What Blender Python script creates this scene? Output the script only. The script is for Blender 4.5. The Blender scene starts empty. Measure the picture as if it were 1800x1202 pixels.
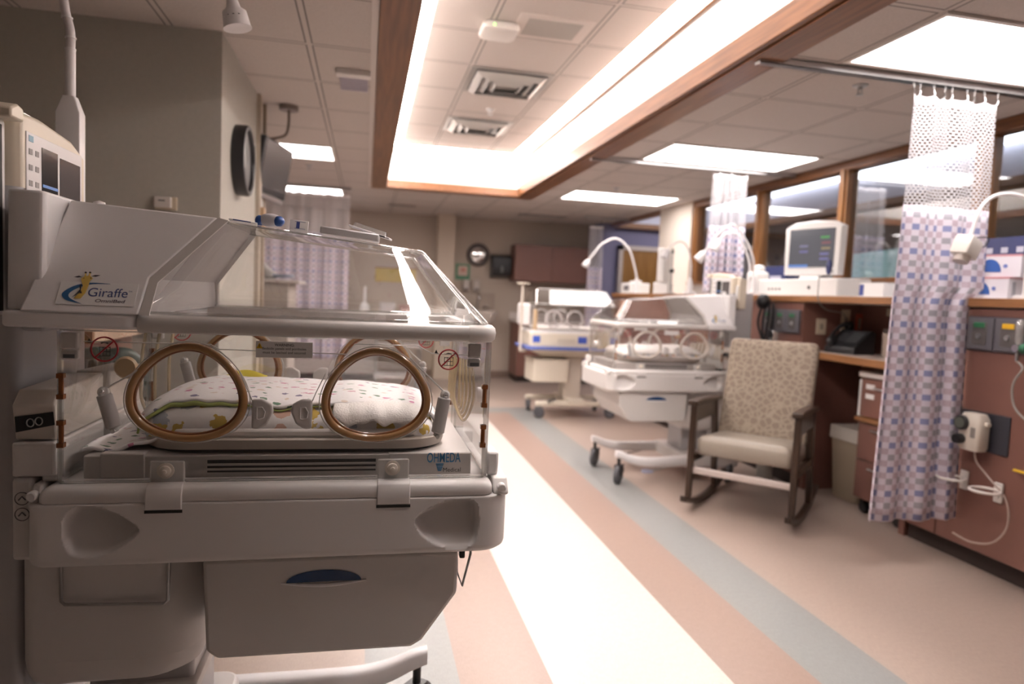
import bpy, bmesh, math, random
from mathutils import Matrix, Vector
random.seed(7)
C = bpy.context.scene.collection
sc = bpy.context.scene
R = math.radians
PI = math.pi
# ------------------------------------------------------------------ camera
cam_data = bpy.data.cameras.new('camera')
cam_data.sensor_width = 36; cam_data.lens = 23.6
cam_data.clip_start = .05; cam_data.clip_end = 60
cam_data.dof.use_dof = True; cam_data.dof.focus_distance = 1.40; cam_data.dof.aperture_fstop = 2.4
cam_data.dof.aperture_blades = 0
cam = bpy.data.objects.new('camera', cam_data); C.objects.link(cam)
cr, cu, cf = Vector((.97650825, -.21108828, .04328261)), Vector((-.02776984, .07590902, .99672798)), Vector((.21368313, .97451504, -.06826389))
cm = Matrix((cr, cu, -cf)).transposed().to_4x4(); cm.translation = (0, 0, 1.27)
cam.matrix_world = cm
sc.camera = cam
# ------------------------------------------------------------------ view, world
sc.view_settings.view_transform = 'Standard'; sc.view_settings.look = 'None'
sc.view_settings.exposure = 0.17; sc.view_settings.gamma = 1.0; sc.view_settings.use_curve_mapping = False
sc.cycles.transparent_max_bounces = 40; sc.cycles.max_bounces = 10
w = bpy.data.worlds.new('world'); sc.world = w; w.use_nodes = True
w.node_tree.nodes['Background'].inputs[0].default_value = (.9, .92, 1, 1)
w.node_tree.nodes['Background'].inputs[1].default_value = .15
LIGHT_COL = (1, .925, .905)
PANEL = 10.0      # ceiling light panels
COVE = 48.0       # cove strips of the coffer
ZC = 2.425; ZU = 2.85
# ------------------------------------------------------------------ helpers
MATS = {}
def mat(name, col=(.8, .8, .8), rough=.5, metal=0, emit=None, es=0, noise=0, nscale=60, coat=0, trans=0, spec=.5, bump=0, alpha=1, sub=0):
    if name in MATS: return MATS[name]
    m = bpy.data.materials.new(name); m.use_nodes = True; nt = m.node_tree
    b = nt.nodes['Principled BSDF']
    b.inputs['Base Color'].default_value = (*col, 1); b.inputs['Roughness'].default_value = rough
    b.inputs['Metallic'].default_value = metal; b.inputs['Coat Weight'].default_value = coat
    b.inputs['Transmission Weight'].default_value = trans; b.inputs['Specular IOR Level'].default_value = spec
    b.inputs['Alpha'].default_value = alpha
    if emit:
        b.inputs['Emission Color'].default_value = (*emit, 1); b.inputs['Emission Strength'].default_value = es
    if noise or bump:
        tc = nt.nodes.new('ShaderNodeTexCoord'); n = nt.nodes.new('ShaderNodeTexNoise')
        n.inputs['Scale'].default_value = nscale; n.inputs['Detail'].default_value = 4
        nt.links.new(tc.outputs['Object'], n.inputs['Vector'])
        if noise:
            mx = nt.nodes.new('ShaderNodeMix'); mx.data_type = 'RGBA'
            mx.inputs['A'].default_value = (*[c*(1-noise) for c in col], 1); mx.inputs['B'].default_value = (*[min(1, c*(1+noise)) for c in col], 1)
            nt.links.new(n.outputs['Fac'], mx.inputs['Factor']); nt.links.new(mx.outputs['Result'], b.inputs['Base Color'])
        if bump:
            bp = nt.nodes.new('ShaderNodeBump'); bp.inputs['Strength'].default_value = bump; bp.inputs['Distance'].default_value = .003
            nt.links.new(n.outputs['Fac'], bp.inputs['Height']); nt.links.new(bp.outputs['Normal'], b.inputs['Normal'])
    MATS[name] = m
    return m
def clear_mat(name, tint=(.97, .97, .965), rough=.02, boost=1.0, haze=0, hazecol=(.8, .78, .75)):
    """thin acrylic or glass: see-through with a fresnel gloss"""
    m = bpy.data.materials.new(name); m.use_nodes = True; nt = m.node_tree
    for n in list(nt.nodes):
        if n.type != 'OUTPUT_MATERIAL': nt.nodes.remove(n)
    out = nt.nodes['Material Output']
    t = nt.nodes.new('ShaderNodeBsdfTransparent'); t.inputs[0].default_value = (*tint, 1)
    g = nt.nodes.new('ShaderNodeBsdfGlossy'); g.inputs['Roughness'].default_value = rough
    f = nt.nodes.new('ShaderNodeFresnel'); f.inputs[0].default_value = 1.49
    geo = nt.nodes.new('ShaderNodeNewGeometry'); 
    mu = nt.nodes.new('ShaderNodeMath'); mu.operation = 'MULTIPLY'; mu.inputs[1].default_value = boost; mu.use_clamp = True
    # same reflectance for both faces of the sheet
    fi = nt.nodes.new('ShaderNodeMix'); fi.data_type = 'FLOAT'
    f2 = nt.nodes.new('ShaderNodeFresnel'); f2.inputs[0].default_value = 1/1.49
    f.inputs[0].default_value = 1.49
    fi.inputs[2].default_value = 1.49; fi.inputs[3].default_value = 1/1.49
    nt.links.new(geo.outputs['Backfacing'], fi.inputs[0]); nt.nodes.remove(f2); nt.links.new(fi.outputs[0], f.inputs[0])
    nt.links.new(f.outputs[0], mu.inputs[0])
    mx = nt.nodes.new('ShaderNodeMixShader')
    base = t
    if haze:
        d = nt.nodes.new('ShaderNodeBsdfDiffuse'); d.inputs[0].default_value = (*hazecol, 1)
        hm = nt.nodes.new('ShaderNodeMixShader'); hm.inputs[0].default_value = haze
        nt.links.new(t.outputs[0], hm.inputs[1]); nt.links.new(d.outputs[0], hm.inputs[2]); base = hm
    nt.links.new(mu.outputs[0], mx.inputs[0]); nt.links.new(base.outputs[0], mx.inputs[1]); nt.links.new(g.outputs[0], mx.inputs[2])
    nt.links.new(mx.outputs[0], out.inputs[0])
    MATS[name] = m
    return m
class MB:
    def __init__(s, M=None): s.bm = bmesh.new(); s.M = M or Matrix(); s.uv = None
    def v(s, p): return s.bm.verts.new(s.M @ Vector(p))
    def box(s, a, b):
        x0, y0, z0 = a; x1, y1, z1 = b
        V = [s.v(p) for p in ((x0,y0,z0),(x1,y0,z0),(x1,y1,z0),(x0,y1,z0),(x0,y0,z1),(x1,y0,z1),(x1,y1,z1),(x0,y1,z1))]
        for f in ((0,3,2,1),(4,5,6,7),(0,1,5,4),(1,2,6,5),(2,3,7,6),(3,0,4,7)): s.bm.faces.new([V[i] for i in f])
        return s
    def loft(s, rings, caps=True, closed=True, loop=False):
        Rg = [[s.v(p) for p in r] for r in rings]
        n = len(Rg[0])
        pairs = list(zip(Rg, Rg[1:])) + ([(Rg[-1], Rg[0])] if loop else [])
        for A, B in pairs:
            for i in range(n if closed else n-1):
                j = (i+1) % n
                s.bm.faces.new((A[i], A[j], B[j], B[i]))
        if caps and not loop:
            s.bm.faces.new(Rg[0][::-1]); s.bm.faces.new(Rg[-1])
        return s
    def prism(s, poly, axis, a, b):
        def P(p, t):
            return {'x': (t, p[0], p[1]), 'y': (p[0], t, p[1]), 'z': (p[0], p[1], t)}[axis]
        return s.loft([[P(p, a) for p in poly], [P(p, b) for p in poly]])
    def tube(s, pts, r, n=10, closed=False, caps=True):
        pts = [Vector(p) for p in pts]; N = len(pts)
        rs = r if isinstance(r, (list, tuple)) else [r]*N
        up = None; rings = []
        for i, p in enumerate(pts):
            a = pts[(i-1) % N] if (closed or i > 0) else p
            b = pts[(i+1) % N] if (closed or i < N-1) else p
            t = (b-a).normalized()
            if up is None:
                up = Vector((0, 0, 1)) if abs(t.z) < .9 else Vector((0, 1, 0))
            up = (up - t*up.dot(t)).normalized(); sd = t.cross(up)
            rings.append([p + (up*math.cos(2*PI*k/n) + sd*math.sin(2*PI*k/n))*rs[i] for k in range(n)])
        return s.loft(rings, caps=caps and not closed, loop=closed)
    def lathe(s, prof, c=(0,0,0), axis='z', n=24):
        c = Vector(c); rings = []
        for r, h in prof:
            r = max(r, 1e-4); ring = []
            for k in range(n):
                a = 2*PI*k/n; x, y = r*math.cos(a), r*math.sin(a)
                ring.append(c + Vector({'z': (x, y, h), 'y': (x, -h, y), 'x': (h, x, y), '-x': (-h, y, x)}[axis]))
            rings.append(ring)
        return s.loft(rings)
    def sphere(s, c, r, n=16):
        rr = r if isinstance(r, (list, tuple)) else (r, r, r)
        rings = []
        for i in range(1, n//2):
            t = PI*i/(n//2)
            rings.append([(c[0]+rr[0]*math.sin(t)*math.cos(2*PI*k/n), c[1]+rr[1]*math.sin(t)*math.sin(2*PI*k/n), c[2]-rr[2]*math.cos(t)) for k in range(n)])
        return s.loft(rings)
    def grid(s, fn, nu, nv, uvfn=None):
        V = [[s.v(fn(i/nu, j/nv)) for j in range(nv+1)] for i in range(nu+1)]
        lay = s.bm.loops.layers.uv.verify() if uvfn else None
        for i in range(nu):
            for j in range(nv):
                ids = ((i,j),(i+1,j),(i+1,j+1),(i,j+1))
                f = s.bm.faces.new([V[a][b] for a, b in ids])
                if lay:
                    for l, (a, b) in zip(f.loops, ids): l[lay].uv = uvfn(a/nu, b/nv)
        return s
    def rot(s, ax, deg, c=(0,0,0)):
        s.M = s.M @ Matrix.Translation(c) @ Matrix.Rotation(R(deg), 4, ax) @ Matrix.Translation(-Vector(c)); return s
    def build(s, name, m, parent=None, bev=0, seg=2, smooth=35, solid=0, sub=0, keep=False):
        if not keep: bmesh.ops.recalc_face_normals(s.bm, faces=s.bm.faces)
        me = bpy.data.meshes.new(name); s.bm.to_mesh(me); s.bm.free()
        if smooth:
            me.shade_smooth(); me.set_sharp_from_angle(angle=R(smooth))
        me.materials.append(m)
        o = bpy.data.objects.new(name, me); C.objects.link(o)
        if parent: o.parent = parent
        if solid:
            d = o.modifiers.new('solid', 'SOLIDIFY'); d.thickness = solid; d.offset = 0
        if bev:
            d = o.modifiers.new('bevel', 'BEVEL'); d.width = bev; d.segments = seg; d.limit_method = 'ANGLE'; d.angle_limit = R(30)
            d.harden_normals = False
            me.shade_smooth(); me.set_sharp_from_angle(angle=R(40))
        if sub:
            d = o.modifiers.new('subdivision', 'SUBSURF'); d.levels = sub; d.render_levels = sub
        return o
def thing(name, label, cat, loc=(0,0,0), rz=0, group=None):
    o = bpy.data.objects.new(name, None); C.objects.link(o); o.empty_display_size = .1
    o.location = loc; o.rotation_euler = (0, 0, R(rz)); return tag(o, label, cat, group)
def tag(o, label, cat, group=None, kind=None):
    o['label'] = label; o['category'] = cat
    if group: o['group'] = group
    if kind: o['kind'] = kind
    return o
def struct(o): o['kind'] = 'structure'; return o
def dup(root, loc, rz=0, label=None):
    r = root.copy(); C.objects.link(r); r.location = loc; r.rotation_euler = (0, 0, R(rz))
    if label: r['label'] = label
    for ch in list(root.children):
        c = ch.copy(); C.objects.link(c); c.parent = r
        for g in list(ch.children):
            d = g.copy(); C.objects.link(d); d.parent = c
    return r
def text(s, m, parent, M, w=None, h=None, name='lettering', ex=.0003, italic=0, bold=0):
    """lettering as a thin mesh; M places its centre, text x to M x, up to M y"""
    cu = bpy.data.curves.new('lettering', 'FONT'); cu.body = s; cu.size = 1; cu.extrude = 0; cu.shear = italic; cu.offset = bold
    cu.align_x = 'CENTER'; cu.align_y = 'CENTER'
    to = bpy.data.objects.new('lettering', cu); C.objects.link(to)
    bpy.context.view_layer.update()
    me = bpy.data.meshes.new_from_object(to.evaluated_get(bpy.context.evaluated_depsgraph_get()))
    bpy.data.objects.remove(to); bpy.data.curves.remove(cu)
    xs = [v.co.x for v in me.vertices]; ys = [v.co.y for v in me.vertices]
    sx = w/(max(xs)-min(xs)) if w else None; sy = h/(max(ys)-min(ys)) if h else None
    sx = sx or sy; sy = sy or sx
    cx, cy = (max(xs)+min(xs))/2, (max(ys)+min(ys))/2
    me.transform(M @ Matrix.Diagonal((sx, sy, 1, 1)) @ Matrix.Translation((-cx, -cy, 0)))
    me.materials.clear(); me.materials.append(m)
    o = bpy.data.objects.new(name, me); C.objects.link(o)
    if parent: o.parent = parent
    return o
def FR(loc, face='-y', tilt=0):
    """frame on a face: x right, y up as seen by somebody looking at that face"""
    rz = {'-y': 0, '+y': 180, '+x': 90, '-x': -90}[face]
    return Matrix.Translation(loc) @ Matrix.Rotation(R(rz), 4, 'Z') @ Matrix.Rotation(R(90-tilt), 4, 'X')
def catmull(pts, k=8, closed=True):
    n = len(pts); P = [Vector(p) for p in pts]; out = []
    for i in range(n if closed else n-1):
        g = lambda j: P[j % n] if closed else P[max(0, min(n-1, j))]
        a, b, c, d = g(i-1), g(i), g(i+1), g(i+2)
        for q in range(k):
            t = q/k
            out.append(.5*((2*b) + (c-a)*t + (2*a-5*b+4*c-d)*t*t + (3*b-a-3*c+d)*t**3))
    if not closed: out.append(P[-1])
    return out
def rrect(x0, x1, y0, y1, r, n=6, z=None):
    rr = r if isinstance(r, (list, tuple)) else (r,)*4   # corners (x1,y0),(x1,y1),(x0,y1),(x0,y0)
    pts = []
    for (cx, cy, a0, q) in ((x1, y0, -90, rr[0]), (x1, y1, 0, rr[1]), (x0, y1, 90, rr[2]), (x0, y0, 180, rr[3])):
        ox = cx - q if cx == x1 else cx + q; oy = cy + q if cy == y0 else cy - q
        for k in range(n+1):
            a = R(a0 + 90*k/n); pts.append((ox + q*math.cos(a), oy + q*math.sin(a)))
    return pts if z is None else [(x, y, z) for x, y in pts]
def arc_pts(c, r, a0, a1, n, f):
    return [f(c[0]+r*math.cos(R(a0+(a1-a0)*k/n)), c[1]+r*math.sin(R(a0+(a1-a0)*k/n))) for k in range(n+1)]
# ---- node helpers for patterned surfaces
def N(nt, t, **kw):
    n = nt.nodes.new('ShaderNode'+t)
    for k, v in kw.items():
        if k.startswith('i'): n.inputs[int(k[1:])].default_value = v
        else: setattr(n, k, v)
    return n
def MTH(nt, op, a, b=None, clamp=False):
    n = nt.nodes.new('ShaderNodeMath'); n.operation = op; n.use_clamp = clamp
    for i, x in enumerate((a, b)):
        if x is None: continue
        if hasattr(x, 'node'): nt.links.new(x, n.inputs[i])
        else: n.inputs[i].default_value = x
    return n.outputs[0]
def MIX(nt, fac, a, b):
    n = nt.nodes.new('ShaderNodeMix'); n.data_type = 'RGBA'
    for key, x in (('Factor', fac), ('A', a), ('B', b)):
        if hasattr(x, 'node'): nt.links.new(x, n.inputs[key])
        else: n.inputs[key].default_value = x if key == 'Factor' else (*x, 1)
    return n.outputs['Result']
def new_mat(name, rough=.5):
    m = bpy.data.materials.new(name); m.use_nodes = True; MATS[name] = m
    b = m.node_tree.nodes['Principled BSDF']; b.inputs['Roughness'].default_value = rough
    return m, m.node_tree, b
def SEP(nt, kind='Object'):
    tc = nt.nodes.new('ShaderNodeTexCoord'); sp = nt.nodes.new('ShaderNodeSeparateXYZ')
    nt.links.new(tc.outputs[kind], sp.inputs[0]); return tc.outputs[kind], sp.outputs[0], sp.outputs[1], sp.outputs[2]
def NOISE(nt, vec, scale, detail=3, stretch=None):
    n = nt.nodes.new('ShaderNodeTexNoise'); n.inputs['Scale'].default_value = scale; n.inputs['Detail'].default_value = detail
    if stretch:
        mp = nt.nodes.new('ShaderNodeMapping'); mp.inputs['Scale'].default_value = stretch
        nt.links.new(vec, mp.inputs[0]); vec = mp.outputs[0]
    nt.links.new(vec, n.inputs['Vector']); return n.outputs['Fac']
# ------------------------------------------------------------------ materials
white_plastic = mat('white_plastic', (.76, .74, .735), .32)
grey_plastic = mat('grey_plastic', (.56, .54, .52), .38)
dark_grey = mat('dark_grey', (.12, .12, .125), .45)
black_plastic = mat('black_plastic', (.015, .015, .017), .4)
cream = mat('cream_plastic', (.72, .64, .52), .4)
chrome = mat('chrome', (.75, .75, .76), .18, 1)
steel = mat('brushed_steel', (.5, .5, .5), .35, 1)
rubber = mat('grey_rubber', (.09, .09, .10), .6)
amber = mat('amber_gasket', (.40, .22, .095), .22, coat=.4)
amber_dark = mat('amber_hinge', (.22, .075, .022), .25, coat=.3)
blue = mat('blue_plastic', (.03, .10, .36), .35)
navy = mat('navy_lens', (.008, .05, .15), .15, coat=.5)
red = mat('red_print', (.45, .02, .03), .4)
paper = mat('white_paper', (.85, .84, .83), .6)
ink = mat('black_ink', (.02, .02, .02), .6)
ink_blue = mat('blue_ink', (.04, .06, .25), .6)
yellow = mat('yellow_print', (.75, .48, .03), .5)
lemon = mat('lemon_print', (.8, .6, .15), .5)
metal_lamp = mat('lamp_enamel', (.76, .73, .73), .3)
acrylic = clear_mat('clear_acrylic', (.99, .99, .987), .015, 1.25)
acrylic_edge = clear_mat('acrylic_edge', (.93, .93, .92), .06, 3.0, .22)
glass = clear_mat('window_glass', (.88, .90, .92), .01, 3.0)
wall_paint = mat('wall_paint', (.45, .435, .39), .75, noise=.07, nscale=45)
wall_far_paint = mat('wall_far_paint', (.44, .372, .31), .75, noise=.03)
purple_paint = mat('purple_paint', (.20, .19, .30), .7, noise=.03)
cab_brown = mat('cabinet_laminate', (.19, .088, .068), .42, noise=.06, nscale=14)
toe_black = mat('toe_kick', (.03, .018, .015), .6)
laminate = mat('pale_laminate', (.62, .56, .52), .4)
teal = mat('teal_cloth', (.42, .74, .74), .8)
hose_green = mat('green_hose', (.01, .06, .055), .3)
def wood_mat(name, c1, c2, axis='y', rough=.35):
    m, nt, b = new_mat(name, rough)
    vec, x, y, z = SEP(nt)
    st = {'y': (9, .5, 9), 'z': (9, 9, .5), 'x': (.5, 9, 9)}[axis]
    f = NOISE(nt, vec, 5, 5, st)
    cr = nt.nodes.new('ShaderNodeValToRGB'); nt.links.new(f, cr.inputs[0])
    cr.color_ramp.elements[0].position = .35; cr.color_ramp.elements[1].position = .68
    cr.color_ramp.elements[0].color = (*c1, 1); cr.color_ramp.elements[1].color = (*c2, 1)
    nt.links.new(cr.outputs[0], b.inputs['Base Color']); return m
wood = wood_mat('oak_trim', (.13, .052, .021), (.235, .10, .04))
wood_z = wood_mat('oak_post', (.24, .10, .03), (.40, .19, .07), 'z')
wood_edge = wood_mat('oak_edge', (.20, .085, .03), (.31, .145, .058))
door_wood = wood_mat('door_wood', (.26, .12, .03), (.36, .18, .05), 'z')
dark_wood = wood_mat('dark_wood', (.03, .016, .010), (.055, .03, .018), 'z', .3)
light_panel = mat('light_diffuser', (.9, .9, .9), .5, emit=LIGHT_COL, es=PANEL)
cove_glow = mat('cove_diffuser', (.9, .9, .9), .5, emit=(1, .905, .87), es=COVE)
def tile_mat(name, x0, sx, y0, sy, col):
    m, nt, b = new_mat(name, .85)
    vec, x, y, z = SEP(nt)
    def line(c, o, s):
        f = MTH(nt, 'FRACT', MTH(nt, 'DIVIDE', MTH(nt, 'SUBTRACT', c, o-20*s), s))
        d = MTH(nt, 'MULTIPLY', MTH(nt, 'ABSOLUTE', MTH(nt, 'SUBTRACT', MTH(nt, 'FRACT', MTH(nt, 'ADD', f, .5)), .5)), s)
        return d
    d = MTH(nt, 'MINIMUM', line(x, x0, sx), line(y, y0, sy))
    bar = MTH(nt, 'LESS_THAN', d, .012)
    gap = MTH(nt, 'MULTIPLY', MTH(nt, 'LESS_THAN', d, .0185), MTH(nt, 'GREATER_THAN', d, .011))
    sp = NOISE(nt, vec, 140, 5)
    c0 = MIX(nt, sp, tuple(c*.84 for c in col), tuple(min(1, c*1.14) for c in col))
    c1 = MIX(nt, bar, c0, tuple(c*1.02 for c in col))
    c2 = MIX(nt, gap, c1, tuple(c*.30 for c in col))
    nt.links.new(c2, b.inputs['Base Color'])
    bp = N(nt, 'Bump'); bp.inputs['Strength'].default_value = .3; bp.inputs['Distance'].default_value = .004
    nt.links.new(sp, bp.inputs['Height']); nt.links.new(bp.outputs[0], b.inputs['Normal'])
    return m
tiles = tile_mat('ceiling_tiles', -.30, .6075, 2.25, .59, (.54, .485, .45))
tiles_up = tile_mat('coffer_tiles', .67, .607, 4.72, .60, (.54, .485, .45))
def floor_mat():
    m, nt, b = new_mat('striped_vinyl', .33)
    vec, x, y, z = SEP(nt)
    t = MTH(nt, 'MAXIMUM', MTH(nt, 'ABSOLUTE', MTH(nt, 'SUBTRACT', x, .9425)), MTH(nt, 'SUBTRACT', y, 6.50))
    n1 = NOISE(nt, vec, 260, 3, (1, .22, 1)); n2 = NOISE(nt, vec, 38, 4)
    beige, white_, brown, blue_ = (.365, .29, .245), (.555, .502, .462), (.295, .213, .177), (.245, .25, .242)
    c = MIX(nt, MTH(nt, 'GREATER_THAN', t, .3045), white_, brown)
    c = MIX(nt, MTH(nt, 'GREATER_THAN', t, .608), c, blue_)
    c = MIX(nt, MTH(nt, 'GREATER_THAN', t, .913), c, beige)
    mul = nt.nodes.new('ShaderNodeMix'); mul.data_type = 'RGBA'; mul.blend_type = 'MULTIPLY'; mul.inputs['Factor'].default_value = 1
    nt.links.new(c, mul.inputs['A'])
    v = MTH(nt, 'ADD', MTH(nt, 'MULTIPLY', n1, .34), MTH(nt, 'MULTIPLY', n2, .14)); v = MTH(nt, 'ADD', v, .76)
    cb = nt.nodes.new('ShaderNodeCombineColor'); [nt.links.new(v, cb.inputs[i]) for i in range(3)]
    nt.links.new(cb.outputs[0], mul.inputs['B']); nt.links.new(mul.outputs['Result'], b.inputs['Base Color'])
    b.inputs['Specular IOR Level'].default_value = .45
    return m
floor_vinyl = floor_mat()
def check_mat():
    """curtain cloth: rows of blue, rose and grey squares between white ones"""
    m, nt, b = new_mat('checked_curtain', .8)
    vec, u, v, _ = SEP(nt, 'UV')
    s = .030
    i = MTH(nt, 'FLOOR', MTH(nt, 'DIVIDE', u, s)); j = MTH(nt, 'FLOOR', MTH(nt, 'DIVIDE', v, s))
    par = MTH(nt, 'FRACT', MTH(nt, 'MULTIPLY', MTH(nt, 'ADD', i, MTH(nt, 'ADD', j, 1000)), .5))
    chk = MTH(nt, 'GREATER_THAN', par, .25)
    r4 = MTH(nt, 'FRACT', MTH(nt, 'MULTIPLY', MTH(nt, 'ADD', j, 1000), .25))
    col = MIX(nt, MTH(nt, 'GREATER_THAN', r4, .2), (.22, .24, .42), (.47, .38, .44))
    col = MIX(nt, MTH(nt, 'GREATER_THAN', r4, .45), col, (.33, .32, .36))
    col = MIX(nt, MTH(nt, 'GREATER_THAN', r4, .7), col, (.47, .38, .44))
    c = MIX(nt, chk, (.64, .59, .66), col)
    nt.links.new(c, b.inputs['Base Color'])
    return m
checked = check_mat()
def mesh_mat():
    m, nt, b = new_mat('net_cloth', .8)
    vec, u, v, _ = SEP(nt, 'UV')
    s = .020; sv = .0150
    row = MTH(nt, 'FLOOR', MTH(nt, 'DIVIDE', v, sv))
    par = MTH(nt, 'FRACT', MTH(nt, 'MULTIPLY', MTH(nt, 'ADD', row, 1000), .5))
    fu = MTH(nt, 'SUBTRACT', MTH(nt, 'FRACT', MTH(nt, 'ADD', MTH(nt, 'DIVIDE', u, s), par)), .5)
    fv = MTH(nt, 'SUBTRACT', MTH(nt, 'FRACT', MTH(nt, 'DIVIDE', v, sv)), .5)
    d = MTH(nt, 'SQRT', MTH(nt, 'ADD', MTH(nt, 'POWER', fu, 2), MTH(nt, 'POWER', fv, 2)))
    hole = MTH(nt, 'LESS_THAN', d, .40)
    b.inputs['Base Color'].default_value = (.62, .60, .62, 1)
    tr = nt.nodes.new('ShaderNodeBsdfTransparent'); mx = nt.nodes.new('ShaderNodeMixShader')
    nt.links.new(hole, mx.inputs[0]); nt.links.new(b.outputs[0], mx.inputs[1]); nt.links.new(tr.outputs[0], mx.inputs[2])
    nt.links.new(mx.outputs[0], nt.nodes['Material Output'].inputs[0])
    return m
net = mesh_mat()
def print_mat(name, base, dots, scale, thr, stretch=None):
    """cloth with scattered printed blobs; dots: list of colours"""
    m, nt, b = new_mat(name, .9)
    vec, x, y, z = SEP(nt)
    mp = N(nt, 'Mapping'); mp.inputs['Scale'].default_value = stretch or (1, 1, 1); nt.links.new(vec, mp.inputs[0])
    wob = nt.nodes.new('ShaderNodeTexNoise'); wob.inputs['Scale'].default_value = scale*3; nt.links.new(mp.outputs[0], wob.inputs['Vector'])
    ad = nt.nodes.new('ShaderNodeVectorMath'); ad.operation = 'MULTIPLY_ADD'
    nt.links.new(wob.outputs['Color'], ad.inputs[0]); ad.inputs[1].default_value = (.6/scale,)*3; nt.links.new(mp.outputs[0], ad.inputs[2])
    vo = nt.nodes.new('ShaderNodeTexVoronoi'); vo.inputs['Scale'].default_value = scale; nt.links.new(ad.outputs[0], vo.inputs['Vector'])
    d = MTH(nt, 'LESS_THAN', vo.outputs['Distance'], thr)
    sp = nt.nodes.new('ShaderNodeSeparateColor'); nt.links.new(vo.outputs['Color'], sp.inputs[0])
    col = dots[0]
    for k, c in enumerate(dots[1:]):
        col = MIX(nt, MTH(nt, 'GREATER_THAN', sp.outputs[0], (k+1)/len(dots)), col, c)
    wv = NOISE(nt, vec, 320, 2)
    bs = MIX(nt, wv, tuple(c*.9 for c in base), base)
    nt.links.new(MIX(nt, d, bs, col), b.inputs['Base Color'])
    bp = N(nt, 'Bump'); bp.inputs['Strength'].default_value = .4; bp.inputs['Distance'].default_value = .002
    nt.links.new(NOISE(nt, vec, 90, 3), bp.inputs['Height']); nt.links.new(bp.outputs[0], b.inputs['Normal'])
    return m
floral = print_mat('floral_flannel', (.88, .85, .85), [(.60, .22, .36), (.16, .26, .18), (.62, .34, .40), (.22, .20, .30), (.70, .58, .5)], 34, .28, (1, 1.3, 1.3))
nursery = print_mat('nursery_flannel', (.80, .77, .76), [(.52, .36, .08), (.40, .42, .47), (.58, .42, .13), (.62, .40, .32)], 24, .46)
terry = mat('white_terry', (.84, .80, .77), .95, bump=.8, nscale=250)
trim_green = mat('blanket_edge', (.36, .42, .13), .9)
def fabric_mat():
    m, nt, b = new_mat('chair_upholstery', .8)
    vec, x, y, z = SEP(nt)
    vo = nt.nodes.new('ShaderNodeTexVoronoi'); vo.inputs['Scale'].default_value = 26; vo.feature = 'DISTANCE_TO_EDGE'; nt.links.new(vec, vo.inputs['Vector'])
    f = MTH(nt, 'LESS_THAN', vo.outputs['Distance'], .1)
    n2 = NOISE(nt, vec, 9, 2)
    c = MIX(nt, n2, (.205, .16, .125), (.27, .215, .17))
    c = MIX(nt, f, c, (.345, .285, .22))
    nt.links.new(c, b.inputs['Base Color']); return m
upholstery = fabric_mat()
vinyl_seat = mat('seat_vinyl', (.36, .315, .26), .35, noise=.04)
# ================================================================== the room
def st_box(name, a, b, m, parent=None, bev=0):
    o = MB().box(a, b).build(name, m, parent, bev=bev, smooth=0)
    if not parent: struct(o)
    return o
st_box('floor', (-3.2, -2.6, -.1), (8.2, 12.6, 0), floor_vinyl)
Y0 = .80     # near end of the ceiling recess
# ceiling with the coffer opening X .185-1.68, Y -1.6-7.6
c = MB(); 
c.box((-3.2, -2.6, ZC), (.10, 12.6, ZC+.06)); c.box((1.78, -2.6, ZC), (3.70, 12.6, ZC+.06))
c.box((.10, 7.68, ZC), (1.78, 12.6, ZC+.06)); c.box((.10, -2.6, ZC), (1.78, Y0-.1, ZC+.06))
struct(c.build('ceiling', tiles, smooth=0))
# coffer: white upright panels, then a slot of light round a lowered tile field
cv = MB(); wp = mat('coffer_panel', (.80, .77, .74), .6)
cv.box((.10, Y0-.1, ZC+.06), (.185, 7.68, ZU+.12)); cv.box((1.68, Y0-.1, ZC+.06), (1.78, 7.68, ZU+.12))
cv.box((.185, 7.60, ZC+.06), (1.68, 7.68, ZU+.12)); cv.box((.185, Y0-.1, ZC+.06), (1.68, Y0, ZU+.12)); cv.box((.1, Y0-.1, ZU+.12), (1.78, 7.68, ZU+.16))
struct(cv.build('wall_coffer', wp, smooth=0))
st_box('ceiling_coffer', (.33, Y0+.15, ZU), (1.555, 7.46, ZU+.05), tiles_up)
# oak trim round the opening
t = MB(); t.box((.02, Y0-.18, ZC-.022), (.185, 7.78, ZC+.07)); struct(t.build('trim_1', wood, bev=.004, smooth=0))
t = MB(); t.box((1.70, Y0-.18, ZC-.022), (1.862, 7.78, ZC+.07)); t.box((1.664, Y0, ZC-.012), (1.70, 7.6, ZC+.10)); struct(t.build('trim_2', wood, bev=.004, smooth=0))
t = MB(); t.box((.185, 7.60, ZC-.022), (1.70, 7.78, ZC+.07)); struct(t.build('trim_3', wood, bev=.004, smooth=0))
t = MB(); t.box((.185, Y0-.18, ZC-.022), (1.70, Y0, ZC+.07)); struct(t.build('trim_4', wood, bev=.004, smooth=0))
lip = MB(); lip.box((1.655, Y0, 2.795), (1.682, 7.6, 2.812)); lip.box((.185, 7.585, 2.80), (1.68, 7.602, 2.812)); struct(lip.build('trim_5', wood_edge, smooth=0))
moul = MB(); moul.box((-.012, -2.6, ZC-.006), (.02, 7.79, ZC+.002)); moul.box((1.862, -2.6, ZC-.006), (1.885, 7.79, ZC+.002))
struct(moul.build('trim_6', laminate, smooth=0))
cove = [('left side', (.190, Y0+.02, ZU+.015), (.325, 7.585, ZU+.03)), ('right side', (1.560, Y0+.02, ZU+.015), (1.675, 7.585, ZU+.03)), ('far end', (.33, 7.465, ZU+.015), (1.555, 7.585, ZU+.03))]
for s_, a, b in cove:
    tag(MB().box(a, b).build('cove_light', cove_glow, smooth=0), 'glowing cove light strip along the %s of the wood trimmed ceiling recess' % s_, 'light', 'cove light strips of the ceiling recess')
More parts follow.
